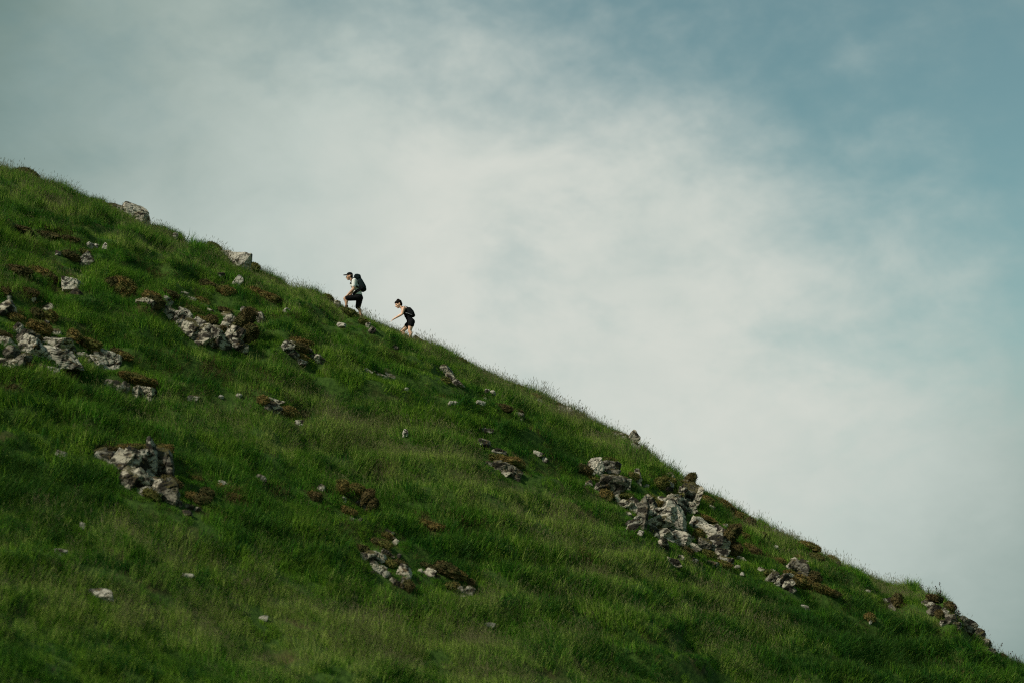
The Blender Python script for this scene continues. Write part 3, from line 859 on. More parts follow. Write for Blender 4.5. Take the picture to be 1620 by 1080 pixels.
# ------------------------------------------------------------------ grass
def tuft(name, seed, spec):
    """spec: list of (count, length range, half width, spread, lean, material slot, seed head?)"""
    rng = np.random.default_rng(seed)
    V, F, MI, C = [], [], [], []

    def strip(pts, ws, side, mi, r):
        b = len(V)
        n = len(pts)
        for i, (p, w) in enumerate(zip(pts, ws)):
            if i == n - 1:
                V.append(p)
                C.append((r, 1.0, 0, 1))
            else:
                V.append(p - side * w)
                V.append(p + side * w)
                C.extend([(r, i / (n - 1), 0, 1)] * 2)
        for i in range(n - 2):
            F.append((b + 2 * i, b + 2 * i + 1, b + 2 * i + 3, b + 2 * i + 2))
            MI.append(mi)
        F.append((b + 2 * (n - 2), b + 2 * (n - 2) + 1, b + 2 * (n - 1)))
        MI.append(mi)

    for count, (l0, l1), hw, spread, lean, mi, head in spec:
        for k in range(count):
            az = rng.uniform(0, 2 * np.pi)
            rr = spread * math.sqrt(rng.uniform(0, 1))
            a2 = rng.uniform(0, 2 * np.pi)
            bx, by = rr * math.cos(a2), rr * math.sin(a2)
            base = np.array([bx, by, -0.06 - B_X * bx + A_UP * by])
            L = rng.uniform(l0, l1)
            out = np.array([math.cos(az), math.sin(az), 0.0]) * lean * rng.uniform(0.3, 1.3) + np.array([0.16, 0, 0]) * lean
            side = np.array([-math.sin(az), math.cos(az), 0.0])
            side = side * math.cos(0.6) + np.array([0, 0, 0])
            r = rng.uniform(0, 1)
            ts = (0, 0.4, 0.75, 1.0) if not head else (0, 0.5, 1.0)
            pts = [base + np.array([0, 0, 1.0]) * (L + 0.05) * (t - 0.25 * t * t * np.linalg.norm(out)) + out * L * t * t for t in ts]
            ws = [hw, hw * 0.95, hw * 0.6, 0] if not head else [hw, hw, hw]
            strip(pts, ws, side, mi, r)
            if head:                                    # a loose seed head: a small spindle of crossed faces
                tip, dirv = pts[-1], pts[-1] - pts[-2]
                dirv = dirv / np.linalg.norm(dirv)
                hl = head * rng.uniform(0.7, 1.3)
                for ss in (side, np.cross(dirv, side)):
                    b = len(V)
                    V.extend([tip - dirv * 0.02, tip + dirv * hl * 0.35 + ss * hw * 2.6, tip + dirv * hl, tip + dirv * hl * 0.35 - ss * hw * 2.6])
                    C.extend([(r, 0, 0, 1)] * 4)
                    F.append((b, b + 1, b + 2, b + 3))
                    MI.append(3)
    me = bpy.data.meshes.new(name)
    me.from_pydata([tuple(v) for v in V], [], F)
    for mm in (M_GREEN, M_DEEP, M_PALE, M_SEED, M_DRY):
        me.materials.append(mm)
    me.polygons.foreach_set('material_index', MI)
    ca = me.color_attributes.new('blade', 'FLOAT_COLOR', 'POINT')
    ca.data.foreach_set('color', np.array(C, np.float32).reshape(-1))
    me.update()
    o = bpy.data.objects.new(name, me)
    return o


protos = bpy.data.collections.new("grass_tufts")
KINDS = []
SP = 0.30
for s in range(6):      # 0-5 ordinary green
    k = 0.66 + 0.08 * s
    KINDS.append(tuft("tuft_a%02d" % s, 10 + s, [(76, (0.15 * k, 0.40 * k), 0.0063, SP, 0.55, 0, 0), (22, (0.12, 0.26), 0.0062, SP, 0.7, 1, 0), (8 + 3 * (s % 3), (0.15, 0.34), 0.0048, SP, 0.5, 2, 0), (5, (0.10, 0.20), 0.0055, SP, 0.8, 4, 0)]))
for s in range(4):      # 6-9 deep green tussock
    KINDS.append(tuft("tuft_b%02d" % s, 30 + s, [(84, (0.17, 0.40), 0.0068, SP * 0.92, 0.8, 1, 0), (18, (0.15, 0.32), 0.006, SP, 0.6, 0, 0)]))
for s in range(5):      # 10-14 pale flowering grass
    KINDS.append(tuft("tuft_c%02d" % s, 50 + s, [(48, (0.17, 0.39), 0.0056, SP, 0.5, 2, 0), (36, (0.13, 0.29), 0.0062, SP, 0.6, 0, 0), (15, (0.32, 0.50), 0.0022, SP, 0.30, 3, 0.08)]))
for s in range(3):      # 15-17 dry brown
    KINDS.append(tuft("tuft_d%02d" % s, 70 + s, [(64, (0.09, 0.22), 0.0058, SP, 0.8, 4, 0), (26, (0.10, 0.22), 0.0055, SP, 0.6, 0, 0)]))
for s in range(3):      # 18-20 tall seed stalks only
    KINDS.append(tuft("tuft_e%02d" % s, 90 + s, [(3, (0.30, 0.62), 0.0020, SP, 0.28, 3, 0.10)]))
for s in range(3):      # 21-23 short turf
    KINDS.append(tuft("tuft_f%02d" % s, 110 + s, [(100, (0.09, 0.20), 0.0068, SP, 0.8, 0, 0), (30, (0.08, 0.16), 0.0065, SP, 0.8, 1, 0), (22, (0.06, 0.15), 0.006, SP, 0.8, 4, 0)]))
for o in KINDS:
    protos.objects.link(o)

for u, v, r_ in ((548, 492, 0.5), (571, 500, 0.6), (560, 496, 0.5), (648, 534, 0.8), (638, 530, 0.7), (584, 503, 0.4)):      # trodden turf where the hikers climb
    P, mpp = hit(u, v)
    SHORT.append((P[0], P[1] - 0.2, r_))
rng = np.random.default_rng(4)
DENS = 24
NG = int((26 + 25) * (84 - 28) * DENS)
px = rng.uniform(-26, 25, NG)
py = rng.uniform(28, 84, NG)
pz = terr(px, py)
pu, pv, pd = project(px, py, pz)
inview = (pu > -170) & (pu < 1790) & (pv < 1190) & (py < 81)
thin = np.where(py > 77.5, rng.uniform(0, 1, NG) < 0.4, True)
px, py, pz, pu, pv = (a[inview & thin] for a in (px, py, pz, pu, pv))
NG = len(px)

dry = np.zeros(NG)
for x, y, r in DRYS:
    dry = np.maximum(dry, np.exp(-((px - x) ** 2 + (py - y) ** 2) / (r * r)))
short = np.zeros(NG)
for x, y, r in SHORT:
    short = np.maximum(short, np.exp(-(((px - x) ** 2 + (py - y) ** 2) / (r * r)) ** 1.5))
gone = np.zeros(NG, bool)
for x, y, rx, ry in EXC:
    gone |= (((px - x) / rx) ** 2 + ((py - y) / ry) ** 2) < 1
pale = np.zeros(NG)
PALE_SWATHS = [(640, 720, 260, 46, 24, 0.95), (820, 800, 170, 40, 28, 0.8), (470, 690, 140, 40, 15, 0.7), (960, 880, 150, 60, 30, 0.65), (1150, 960, 160, 40, 24, 0.6),
               (450, 1000, 300, 60, 14, 0.95), (120, 960, 180, 50, 6, 0.8), (700, 1040, 260, 50, 10, 0.8), (230, 850, 220, 30, 10, 0.45), (60, 320, 120, 24, 28, 0.5), (250, 400, 160, 20, 26, 0.5),
               (480, 470, 120, 16, 27, 0.6), (720, 590, 160, 20, 30, 0.5), (900, 670, 160, 18, 29, 0.6), (1280, 890, 160, 16, 29, 0.6), (1450, 970, 120, 30, 27, 0.5), (300, 660, 160, 30, 12, 0.4), (780, 940, 120, 40, 20, 0.5), (1000, 1020, 240, 40, 12, 0.4)]
LUSH_SHADE_SWATHS = [(90, 790, 190, 90, 0, 0.8), (60, 650, 160, 40, 6, 0.6), (1300, 1010, 260, 70, 14, 0.8), (1000, 1060, 160, 40, 0, 0.5), (430, 870, 150, 50, 16, 0.6), (700, 880, 120, 40, 20, 0.6), (330, 600, 150, 26, 20, 0.5),  # deep green growth; in the lower corners it carries painted vignette darkening
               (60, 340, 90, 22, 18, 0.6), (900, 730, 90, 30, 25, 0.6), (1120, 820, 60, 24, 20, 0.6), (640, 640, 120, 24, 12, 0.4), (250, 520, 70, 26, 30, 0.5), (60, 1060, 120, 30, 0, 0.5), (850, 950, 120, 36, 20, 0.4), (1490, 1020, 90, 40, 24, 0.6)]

for u, v, w, h, ang, amt in PALE_SWATHS:
    ca, sa = math.cos(R(ang)), math.sin(R(ang))
    du, dv = pu - u, pv - v
    a, b = (du * ca + dv * sa) / w, (-du * sa + dv * ca) / h
    pale = np.maximum(pale, amt * np.exp(-(a * a + b * b)))
lush_shade = np.zeros(NG)
for u, v, w, h, ang, amt in LUSH_SHADE_SWATHS:
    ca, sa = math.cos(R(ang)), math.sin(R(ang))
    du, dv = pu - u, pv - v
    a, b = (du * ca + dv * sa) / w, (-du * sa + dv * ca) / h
    lush_shade = np.maximum(lush_shade, amt * np.exp(-(a * a + b * b)))
np1 = fbm(px / 5.0, py / 4.0, None, 3, 0.5, 60)
np2 = fbm(px / 1.6, py / 1.4, None, 3, 0.5, 70)
np4 = fbm(px / 2.2, py / 2.0, None, 3, 0.5, 90)
np3 = fbm(px / 3.0, py / 2.6, None, 3, 0.5, 80)
pale = pale * (1.1 + 0.4 * np2) + 0.14 * np.clip(np1, -0.5, 1) - 0.25 * lush_shade
dryf = dry * 0.75 + 0.10 * np.clip(np3 - 0.25, 0, 1)
deepf = 0.14 + 0.85 * lush_shade * (0.8 + 0.5 * np3) + 0.5 * np.clip(-np2 - 0.05, 0, 1) + 0.2 * np.clip(-np1, 0, 1)
r = rng.uniform(0, 1, NG)
idx = rng.integers(0, 6, NG)
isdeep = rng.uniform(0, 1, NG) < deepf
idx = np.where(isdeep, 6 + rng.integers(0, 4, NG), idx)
ispale = rng.uniform(0, 1, NG) < pale
idx = np.where(ispale, 10 + rng.integers(0, 5, NG), idx)
isdry = rng.uniform(0, 1, NG) < dryf
idx = np.where(isdry, 15 + rng.integers(0, 3, NG), idx)
isshort = (rng.uniform(0, 1, NG) < np.clip(short * 1.1 - 0.1, 0, 0.8)) | (short > 0.75)
idx = np.where(isshort & ~isdry, 21 + rng.integers(0, 3, NG), idx)
crop = np.where(short > 0.35, 0.80, 1.0) * (1 - 0.38 * sstep(np4, 0.15, 0.7))
isst = (rng.uniform(0, 1, NG) < 0.045 + 0.05 * np.clip(pale, 0, 1)) & (short < 0.5)
idx = np.where(isst, 18 + rng.integers(0, 3, NG), idx)
scl = rng.uniform(0.72, 1.08, NG) * (1 + 0.30 * np.clip(np2, -1, 1)) * (1 - 0.25 * short) * crop
keep = ~gone
pz = pz + np.where(idx >= 21, 0.05, 0.0)
px, py, pz, idx, scl = px[keep], py[keep], pz[keep], idx[keep], scl[keep]
NG = len(px)
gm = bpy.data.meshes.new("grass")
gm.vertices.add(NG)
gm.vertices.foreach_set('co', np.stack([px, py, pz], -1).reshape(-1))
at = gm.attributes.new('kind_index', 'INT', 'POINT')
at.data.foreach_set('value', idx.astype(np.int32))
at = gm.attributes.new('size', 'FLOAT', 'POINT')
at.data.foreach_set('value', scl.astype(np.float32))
at = gm.attributes.new('turn', 'FLOAT_VECTOR', 'POINT')
turn = np.stack([rng.normal(0, 0.06, NG), rng.normal(0.03, 0.06, NG), rng.uniform(-0.9, 0.9, NG)], -1)
turn[:, 2] = rng.uniform(-0.45, 0.45, NG)
ge = 0.18                                        # lean each tuft with the lie of the ground under it
turn[:, 0] += 0.85 * (np.arctan((terr(px, py + ge) - terr(px, py - ge)) / (2 * ge)) - math.atan(A_UP))
turn[:, 1] -= 0.85 * (np.arctan((terr(px + ge, py) - terr(px - ge, py)) / (2 * ge)) - math.atan(-B_X))
at.data.foreach_set('vector', turn.astype(np.float32).reshape(-1))
grass = bpy.data.objects.new("grass", gm)
COL.objects.link(grass)
tag(grass, "long green grass with pale seed stalks covering the hillside", "grass", None, "stuff")
gt = bpy.data.node_groups.new("grass_scatter", 'GeometryNodeTree')
gt.interface.new_socket("Geometry", in_out='INPUT', socket_type='NodeSocketGeometry')
gt.interface.new_socket("Geometry", in_out='OUTPUT', socket_type='NodeSocketGeometry')
gi, go = gt.nodes.new('NodeGroupInput'), gt.nodes.new('NodeGroupOutput')
ci = gt.nodes.new('GeometryNodeCollectionInfo')
ci.inputs['Collection'].default_value = protos
ci.inputs['Separate Children'].default_value = True
ci.inputs['Reset Children'].default_value = True
iop = gt.nodes.new('GeometryNodeInstanceOnPoints')
iop.inputs['Pick Instance'].default_value = True


def named(nm, typ):
    nd = gt.nodes.new('GeometryNodeInputNamedAttribute')
    nd.data_type = typ
    nd.inputs['Name'].default_value = nm
    return [s for s in nd.outputs if s.enabled][0]


L = gt.links.new
L(gi.outputs[0], iop.inputs['Points'])
L(ci.outputs[0], iop.inputs['Instance'])
L(named('kind_index', 'INT'), iop.inputs['Instance Index'])
L(named('turn', 'FLOAT_VECTOR'), iop.inputs['Rotation'])
L(named('size', 'FLOAT'), iop.inputs['Scale'])
L(iop.outputs[0], go.inputs[0])
md = grass.modifiers.new("scatter", 'NODES')
md.node_group = gt

# ------------------------------------------------------------------ the two hikers
M_SKIN = simple_mat("skin", (0.46, 0.26, 0.165), 0.6, 0.3, 0.10, 12)
M_SKIN2 = simple_mat("skin_fair", (0.70, 0.42, 0.285), 0.6, 0.3, 0.10, 12)
M_SHIRT = simple_mat("white_cotton", (0.64, 0.65, 0.61), 0.9, 0.1, 0.10, 14)
M_BLACK = simple_mat("black_cloth", (0.008, 0.008, 0.009), 0.95, 0.05, 0.35, 18)
M_PACK = simple_mat("dark_teal_nylon", (0.007, 0.014, 0.015), 0.85, 0.1, 0.35, 25)
M_PACK2 = simple_mat("black_nylon", (0.006, 0.007, 0.008), 0.85, 0.1, 0.35, 25)
M_STRAP = simple_mat("grey_webbing", (0.16, 0.16, 0.17), 0.7, 0.3, 0.2, 40)
M_HAIR = simple_mat("dark_hair", (0.010, 0.007, 0.006), 0.95, 0.05, 0.4, 60)
M_SHOE = simple_mat("brown_boot", (0.055, 0.034, 0.020), 0.8, 0.2, 0.3, 40)
M_SOLE = simple_mat("boot_sole", (0.02, 0.02, 0.02), 0.9, 0.1, 0.2, 40)
M_EYE = simple_mat("eye", (0.02, 0.016, 0.014), 0.2, 0.5, 0.1, 40)
M_WHITE = simple_mat("white_print", (0.75, 0.75, 0.73), 0.8, 0.2, 0.05, 40)

_ci = ico(3)


def cap_cone(a, b, ra, rb):
    """closed tapered limb segment with round ends, as a hull of two balls"""
    bm = bmesh.new()
    for c, r in ((a, ra), (b, rb)):
        bmesh.ops.create_icosphere(bm, subdivisions=2, radius=r, matrix=Matrix.Translation(Vector(c)))
    ret = bmesh.ops.convex_hull(bm, input=bm.verts)
    dead = list({g for g in ret['geom_interior'] + ret['geom_unused'] if isinstance(g, bmesh.types.BMVert)})
    bmesh.ops.delete(bm, geom=dead, context='VERTS')
    bm.verts.index_update()
    v = [p.co.copy() for p in bm.verts]
    f = [[q.index for q in p.verts] for p in bm.faces]
    bm.free()
    return v, f


def ball(c, r3, M=None):
    d, f = _ci
    p = d * np.array(r3)
    if M is not None:
        p = p @ np.array(M).T
    return [Vector(q) for q in p + np.array(c)], f.tolist()


def fuse(name, parts, mat, parent, voxel=0.011, smooth=4, factor=0.5):
    """melt overlapping closed pieces into one continuous skin"""
    V, F = [], []
    for v, f in parts:
        b = len(V)
        V.extend(v)
        F.extend([[i + b for i in q] for q in f])
    me = bpy.data.meshes.new(name)
    me.from_pydata([tuple(v) for v in V], [], F)
    tmp = bpy.data.objects.new(name + "_tmp", me)
    COL.objects.link(tmp)
    rm = tmp.modifiers.new("r", 'REMESH')
    rm.mode = 'VOXEL'
    rm.voxel_size = voxel
    rm.use_smooth_shade = True
    sm = tmp.modifiers.new("s", 'SMOOTH')
    sm.iterations = smooth
    sm.factor = factor
    dg = bpy.context.evaluated_depsgraph_get()
    new = bpy.data.meshes.new_from_object(tmp.evaluated_get(dg))
    bpy.data.objects.remove(tmp)
    new.materials.clear()
    new.materials.append(mat)
    new.name = name
    o = bpy.data.objects.new(name, new)
    COL.objects.link(o)
    if parent is not None:
        o.parent = parent
        o.location = -parent.location
    return o


def limb(chain, grow=0.0):
    out = []
    for (a, ra), (b, rb) in zip(chain[:-1], chain[1:]):
        out.append(cap_cone(a, b, ra + grow, rb + grow))
    return out


def lerp(a, b, t):
    return a + (b - a) * t


def hand(wrist, direction, palm_n, curl, s=1.0):
    """palm, four unequal bent fingers and a thumb leaving the side of the palm"""
    d = direction.normalized()
    n = (palm_n - d * palm_n.dot(d)).normalized()
    w = d.cross(n)
    parts = [cap_cone(wrist, wrist + d * 0.03 * s, 0.026 * s, 0.028 * s)]
    for k in (-1.4, -0.5, 0.5, 1.4):
        parts.append(cap_cone(wrist + d * 0.015 * s + w * k * 0.013 * s, wrist + d * 0.085 * s + w * k * 0.017 * s, 0.017 * s, 0.0125 * s))
    for k, ln in ((-1.5, 0.066), (-0.5, 0.078), (0.5, 0.074), (1.5, 0.056)):
        p = wrist + d * 0.088 * s + w * k * 0.0185 * s
        dd = d.copy()
        for seg in range(3):
            dd = (dd + n * curl * (0.5 + 0.35 * seg)).normalized()
            q = p + dd * ln * s * (0.45, 0.32, 0.23)[seg] + w * k * 0.002
            parts.append(cap_cone(p, q, (0.0095 - 0.0008 * seg) * s, (0.0087 - 0.0008 * seg) * s))
            p = q
    p = wrist + d * 0.025 * s - w * 0.024 * s
    q = p + (d * 0.6 - w * 0.75 + n * 0.35).normalized() * 0.042 * s
    parts.append(cap_cone(p, q, 0.014 * s, 0.011 * s))
    parts.append(cap_cone(q, q + (d * 0.95 - w * 0.1 + n * 0.4).normalized() * 0.032 * s, 0.0105 * s, 0.0085 * s))
    return parts


def head_parts(c, f, u, s):
    """skull, jaw, brow, nose, lips, chin and ears round centre c, looking along f with crown along u; returns parts and frame"""
    f = f.normalized()
    u = (u - f * u.dot(f)).normalized()
    l = u.cross(f)
    M = Matrix((l, f, u)).transposed()
    P = lambda x, y, z: c + (l * x + f * y + u * z) * s
    B = lambda x, y, z, r: ball(P(x, y, z), [k * s for k in r], M)
    parts = [B(0, -0.012, 0.030, (0.076, 0.097, 0.090)), B(0, 0.030, -0.030, (0.060, 0.060, 0.082)), B(0, 0.052, -0.088, (0.034, 0.030, 0.028)),
             B(0, 0.072, 0.020, (0.054, 0.022, 0.017)), B(0, 0.086, -0.052, (0.025, 0.014, 0.012)), B(0, 0.086, -0.066, (0.022, 0.012, 0.009)),
             cap_cone(P(0, 0.086, 0.008), P(0, 0.112, -0.028), 0.010 * s, 0.014 * s), B(0.044, 0.050, -0.028, (0.024, 0.028, 0.024)), B(-0.044, 0.050, -0.028, (0.024, 0.028, 0.024))]
    for sx in (-1, 1):
        parts.append(B(sx * 0.078, -0.012, -0.010, (0.011, 0.020, 0.033)))
        parts.append(B(sx * 0.016, 0.100, -0.034, (0.010, 0.011, 0.008)))
    return parts, P, M


def ground(p):
    return float(terr(p.x, p.y))


def boot(name, ankle, toe_dir, parent, s=1.0):
    t = toe_dir.normalized()
    a = ankle
    up = Vector((0, 0, 1))
    parts = [cap_cone(a + up * 0.05, a - up * 0.03, 0.050 * s, 0.052 * s), cap_cone(a - up * 0.045 - t * 0.05, a - up * 0.045 + t * 0.06, 0.040 * s, 0.044 * s),
             cap_cone(a - up * 0.045 + t * 0.04, a - up * 0.052 + t * 0.15, 0.046 * s, 0.034 * s)]
    o = fuse(name, parts, M_SHOE, parent, 0.011, 4)
    side = t.cross(up).normalized()
    so = []
    for k in (-0.5, 0.5):
        so.append(cap_cone(a - up * 0.085 - t * 0.055 + side * 0.022 * k, a - up * 0.085 + t * 0.155 + side * 0.03 * k, 0.028 * s, 0.028 * s))
    sole = fuse("sole", so, M_SOLE, None, 0.011, 3)
    sole.parent = o
    return o


def sheet(name, ring, thick, mat, parent):
    """a strap: a band following a line of points with a side vector"""
    V, F = [], []
    for p, side, nrm in ring:
        V += [p - side, p + side, p + side + nrm * thick, p - side + nrm * thick]
    n = len(ring)
    for i in range(n - 1):
        for k in range(4):
            a, b = 4 * i + k, 4 * i + (k + 1) % 4
            F.append((a, b, b + 4, a + 4))
    F += [(3, 2, 1, 0), (4 * n - 4, 4 * n - 3, 4 * n - 2, 4 * n - 1)]
    me = bpy.data.meshes.new(name)
    me.from_pydata([tuple(v) for v in V], [], F)
    me.materials.append(mat)
    o = bpy.data.objects.new(name, me)
    COL.objects.link(o)
    if parent is not None:
        o.parent = parent
        o.location = -parent.location
    return o


def pack_shape(name, outline, half, mat, parent, J, y0, inset=0.75, round_=0.045):
    """a stuffed bag: a side outline (photograph pixels) given width and rounded edges"""
    pts = [J(u, v, y0) for u, v in outline]
    c = sum(pts, Vector()) / len(pts)
    parts = []
    for k in range(len(pts)):
        a, b = pts[k], pts[(k + 1) % len(pts)]
        parts.append(None)
    bm = bmesh.new()
    for p in pts:
        q = c + (p - c) * (1 - round_ / max((p - c).length, 1e-6))
        for sy, sh in ((-half, inset), (-half * 0.6, 1.0), (half * 0.6, 1.0), (half, inset)):
            w = c + (q - c) * sh + Vector((0, sy, 0))
            bmesh.ops.create_icosphere(bm, subdivisions=2, radius=round_, matrix=Matrix.Translation(w))
    ret = bmesh.ops.convex_hull(bm, input=bm.verts)
    dead = list({g for g in ret['geom_interior'] + ret['geom_unused'] if isinstance(g, bmesh.types.BMVert)})
    bmesh.ops.delete(bm, geom=dead, context='VERTS')
    bm.verts.index_update()
    v = [p.co.copy() for p in bm.verts]
    f = [[q.index for q in p.verts] for p in bm.faces]
    bm.free()
    return fuse(name, [(v, f)], mat, parent, 0.014, 6)


def make_J(Yp):
    def J(u, v, dy=0.0):
        d = ray(u, v)
        t = Yp / d.y
        p = d * t
        return Vector((p.x, p.y + dy, p.z))
    return J


# ---- the man: cap, white T-shirt, black shorts, hand on his front knee
J = make_J(72.4)
LEFT = Vector((-1, 0, 0))
hipc = J(567.6, 471.0)
man = empty("person", (hipc.x, hipc.y, ground(hipc)))
S, HP = 0.185, 0.095                       # half widths: shoulders, hips (the near, left side is towards the camera: -y)
neck, headc = J(557.3, 443.4), J(553.0, 437.6)
chest, waist = J(561.0, 449.5), J(565.8, 461.5)
hp, pp, M3 = head_parts(headc, Vector((-1, -0.08, -0.10)), Vector((-0.10, 0, 1)), 1.06)
shN, shF = J(561.2, 446.0, -S), J(559.8, 446.0, S)
elN, elF = J(560.0, 460.2, -S - 0.05), J(556.5, 459.5, S + 0.03)
wrN, wrF = J(550.0, 469.2, -0.14), J(551.8, 468.6, 0.10)
knN, knF = J(546.2, 473.6, -HP - 0.02), J(566.0, 485.4, HP)
hpN, hpF = J(566.6, 471.6, -HP), J(568.6, 472.0, HP)
anN = J(548.8, 487.6, -HP - 0.01)
anF = J(571.6, 500.0, HP + 0.01)
anN.z = min(anN.z, J(548.8, 487.6).z)
torso = [ball(chest, (0.125, 0.175, 0.155), rot_y(0.32)), ball(lerp(chest, waist, 0.55), (0.112, 0.155, 0.15), rot_y(0.30)), ball(waist, (0.108, 0.150, 0.11)),
         ball(hipc + Vector((0, 0, 0.0)), (0.125, 0.165, 0.115)), ball(lerp(chest, neck, 0.55), (0.085, 0.15, 0.075), rot_y(0.3))]
torso += limb([(neck + Vector((0.02, 0, -0.05)), 0.062), (lerp(neck, headc, 0.75), 0.056)])
torso += [cap_cone(lerp(chest, neck, 0.5), shN, 0.075, 0.062), cap_cone(lerp(chest, neck, 0.5), shF, 0.075, 0.062)]


def arm(sh, el, wr, k=1.0):
    return [(sh, 0.060 * k), (lerp(sh, el, 0.4), 0.053 * k), (el, 0.041 * k), (lerp(el, wr, 0.3), 0.043 * k), (wr, 0.027 * k)]


def leg(hp_, kn, an, k=1.0):
    back = Vector((0.03, 0, 0))
    return [(hp_, 0.094 * k), (lerp(hp_, kn, 0.45), 0.082 * k), (kn, 0.058 * k), (lerp(kn, an, 0.32) + back, 0.058 * k), (lerp(kn, an, 0.75), 0.038 * k), (an, 0.036 * k)]


armN, armF, legN, legF = arm(shN, elN, wrN, 1.12), arm(shF, elF, wrF, 1.12), leg(hpN, knN, anN), leg(hpF, knF, anF)
parts = hp + torso + limb(armN) + limb(armF) + limb(legN) + limb(legF)
parts += hand(wrN, (J(546.0, 471.4, -0.13) - wrN), Vector((-0.35, 0.1, -1)), 0.42) + hand(wrF, (J(547.6, 471.6, 0.0) - wrF), Vector((-0.4, -0.2, -1)), 0.42)
fuse("body", parts, M_SKIN, man, 0.0075, 3)
for sx in (-1, 1):
    e = fuse("eye", [ball(pp(sx * 0.031, 0.086, 0.004), (0.011, 0.009, 0.008))], M_EYE, man, 0.004, 1)
shirt = [ball(chest, (0.142, 0.192, 0.165), rot_y(0.32)), ball(lerp(chest, waist, 0.55), (0.130, 0.172, 0.15), rot_y(0.30)), ball(waist, (0.128, 0.168, 0.115)),
         ball(lerp(waist, hipc, 0.45), (0.136, 0.176, 0.085)), ball(lerp(chest, neck, 0.5), (0.098, 0.16, 0.075), rot_y(0.3)),
         cap_cone(lerp(chest, neck, 0.5), shN, 0.090, 0.078), cap_cone(lerp(chest, neck, 0.5), shF, 0.090, 0.078)]
shirt += limb([(shN, 0.078), (lerp(shN, elN, 0.62), 0.074)]) + limb([(shF, 0.078), (lerp(shF, elF, 0.62), 0.074)])
fuse("t_shirt", shirt, M_SHIRT, man, 0.012, 4)
shorts = [ball(hipc + Vector((0.0, 0, -0.01)), (0.146, 0.186, 0.120)), ball(lerp(hipc, waist, 0.25), (0.138, 0.180, 0.07))]
shorts += limb([(hpN, 0.112), (lerp(hpN, knN, 0.45), 0.104), (lerp(hpN, knN, 0.84), 0.092)]) + limb([(hpF, 0.112), (lerp(hpF, knF, 0.45), 0.104), (lerp(hpF, knF, 0.92), 0.094)])
fuse("shorts", shorts, M_BLACK, man, 0.012, 4)
cp = [ball(pp(0, -0.010, 0.062), (0.090, 0.104, 0.078), M3)]
cap_o = fuse("cap", cp + [ball(pp(0, -0.012, 0.040), (0.086, 0.104, 0.040), M3)], M_BLACK, man, 0.010, 3)
brim = fuse("brim", [ball(pp(0, 0.125, 0.058), (0.076, 0.078, 0.010), M3)], M_BLACK, None, 0.006, 2)
brim.parent = cap_o
logo = sheet("cap_logo", [(pp(-0.028, 0.101, 0.082), Vector((0, 0, 0.010)), Vector((-1, 0, 0))), (pp(0, 0.107, 0.084), Vector((0, 0, 0.012)), Vector((-1, 0, 0))), (pp(0.028, 0.101, 0.082), Vector((0, 0, 0.010)), Vector((-1, 0, 0)))], 0.003, M_WHITE, None)
logo.parent = cap_o
fuse("hair", [ball(pp(0, -0.040, -0.005), (0.080, 0.070, 0.070), M3)], M_HAIR, man, 0.010, 3)
boot("boot", anN, Vector((-1, -0.05, 0.02)), man)
boot("boot", anF, Vector((-1, -0.1, 0.10)), man)
tag(man, "person in white T-shirt, black shorts and cap climbing with hand on knee", "person", "hikers climbing the skyline")

pk = empty("backpack", J(573.5, 455.0))
body = pack_shape("pack_body", [(566.0, 441.5), (570.8, 441.5), (574.0, 446.5), (577.6, 450.8), (578.4, 459.6), (574.2, 461.8), (571.0, 458.6), (568.0, 450.0)], 0.155, M_PACK, pk, J, 0.0)
pack_shape("pack_lid", [(559.8, 438.2), (561.5, 435.2), (566.5, 434.2), (570.6, 436.2), (571.4, 441.8), (567.8, 444.2), (562.0, 440.6)], 0.135, M_PACK, pk, J, 0.0)
pack_shape("front_pocket", [(575.4, 448.6), (578.2, 452.2), (578.9, 459.0), (575.8, 459.8)], 0.10, M_PACK2, pk, J, 0.0, 0.8, 0.03)
pack_shape("side_pocket", [(569.8, 452.5), (574.6, 453.5), (576.0, 460.0), (572.4, 460.6)], 0.035, M_PACK2, pk, J, -0.155, 0.8, 0.02)
for sy in (-1, 1):
    ring = []
    for (u, v, yy, nx_, nz_) in ((569.2, 456.0, 0.17, 0.6, -0.5), (564.8, 455.2, 0.20, 0, -0.4), (560.2, 453.0, 0.17, -0.9, -0.2), (556.2, 449.6, 0.13, -1, 0), (556.0, 446.0, 0.12, -1, 0.3), (557.6, 442.4, 0.12, -0.5, 0.9), (561.5, 440.6, 0.12, 0.1, 1), (565.0, 441.2, 0.11, 0.4, 0.9)):
        ring.append((J(u, v, sy * yy), Vector((0, 0.030, 0)) if abs(nx_) > 0.3 or nz_ > 0.5 else Vector((0, 0.006, 0.026)), Vector((nx_, 0, nz_)).normalized()))
    sheet("shoulder_strap", ring, 0.016, M_PACK2, pk)
sheet("sternum_strap", [(J(555.4, 449.2, -0.15), Vector((0, 0, 0.014)), Vector((-1, 0, 0))), (J(554.2, 449.4, 0.0), Vector((0, 0, 0.014)), Vector((-1, 0, 0))), (J(555.4, 449.2, 0.15), Vector((0, 0, 0.014)), Vector((-1, 0, 0)))], 0.016, M_PACK2, pk)
for sy in (-1, 1):
    ring = [(J(u, v, sy * yy), Vector((0, 0, hh)), Vector((nx_, sy * ny_, 0)).normalized()) for (u, v, yy, hh, nx_, ny_) in ((571.5, 459.2, 0.15, 0.04, 0.3, 1), (567.0, 461.6, 0.185, 0.055, 0, 1), (562.6, 464.4, 0.165, 0.045, -0.6, 1), (559.8, 466.0, 0.10, 0.028, -1, 0.5), (558.8, 466.6, 0.0, 0.02, -1, 0))]
    sheet("hip_belt", ring, 0.022, M_PACK2, pk)
tag(pk, "large dark trekking backpack on the back of the white-shirted hiker", "backpack", "backpacks worn by the hikers")

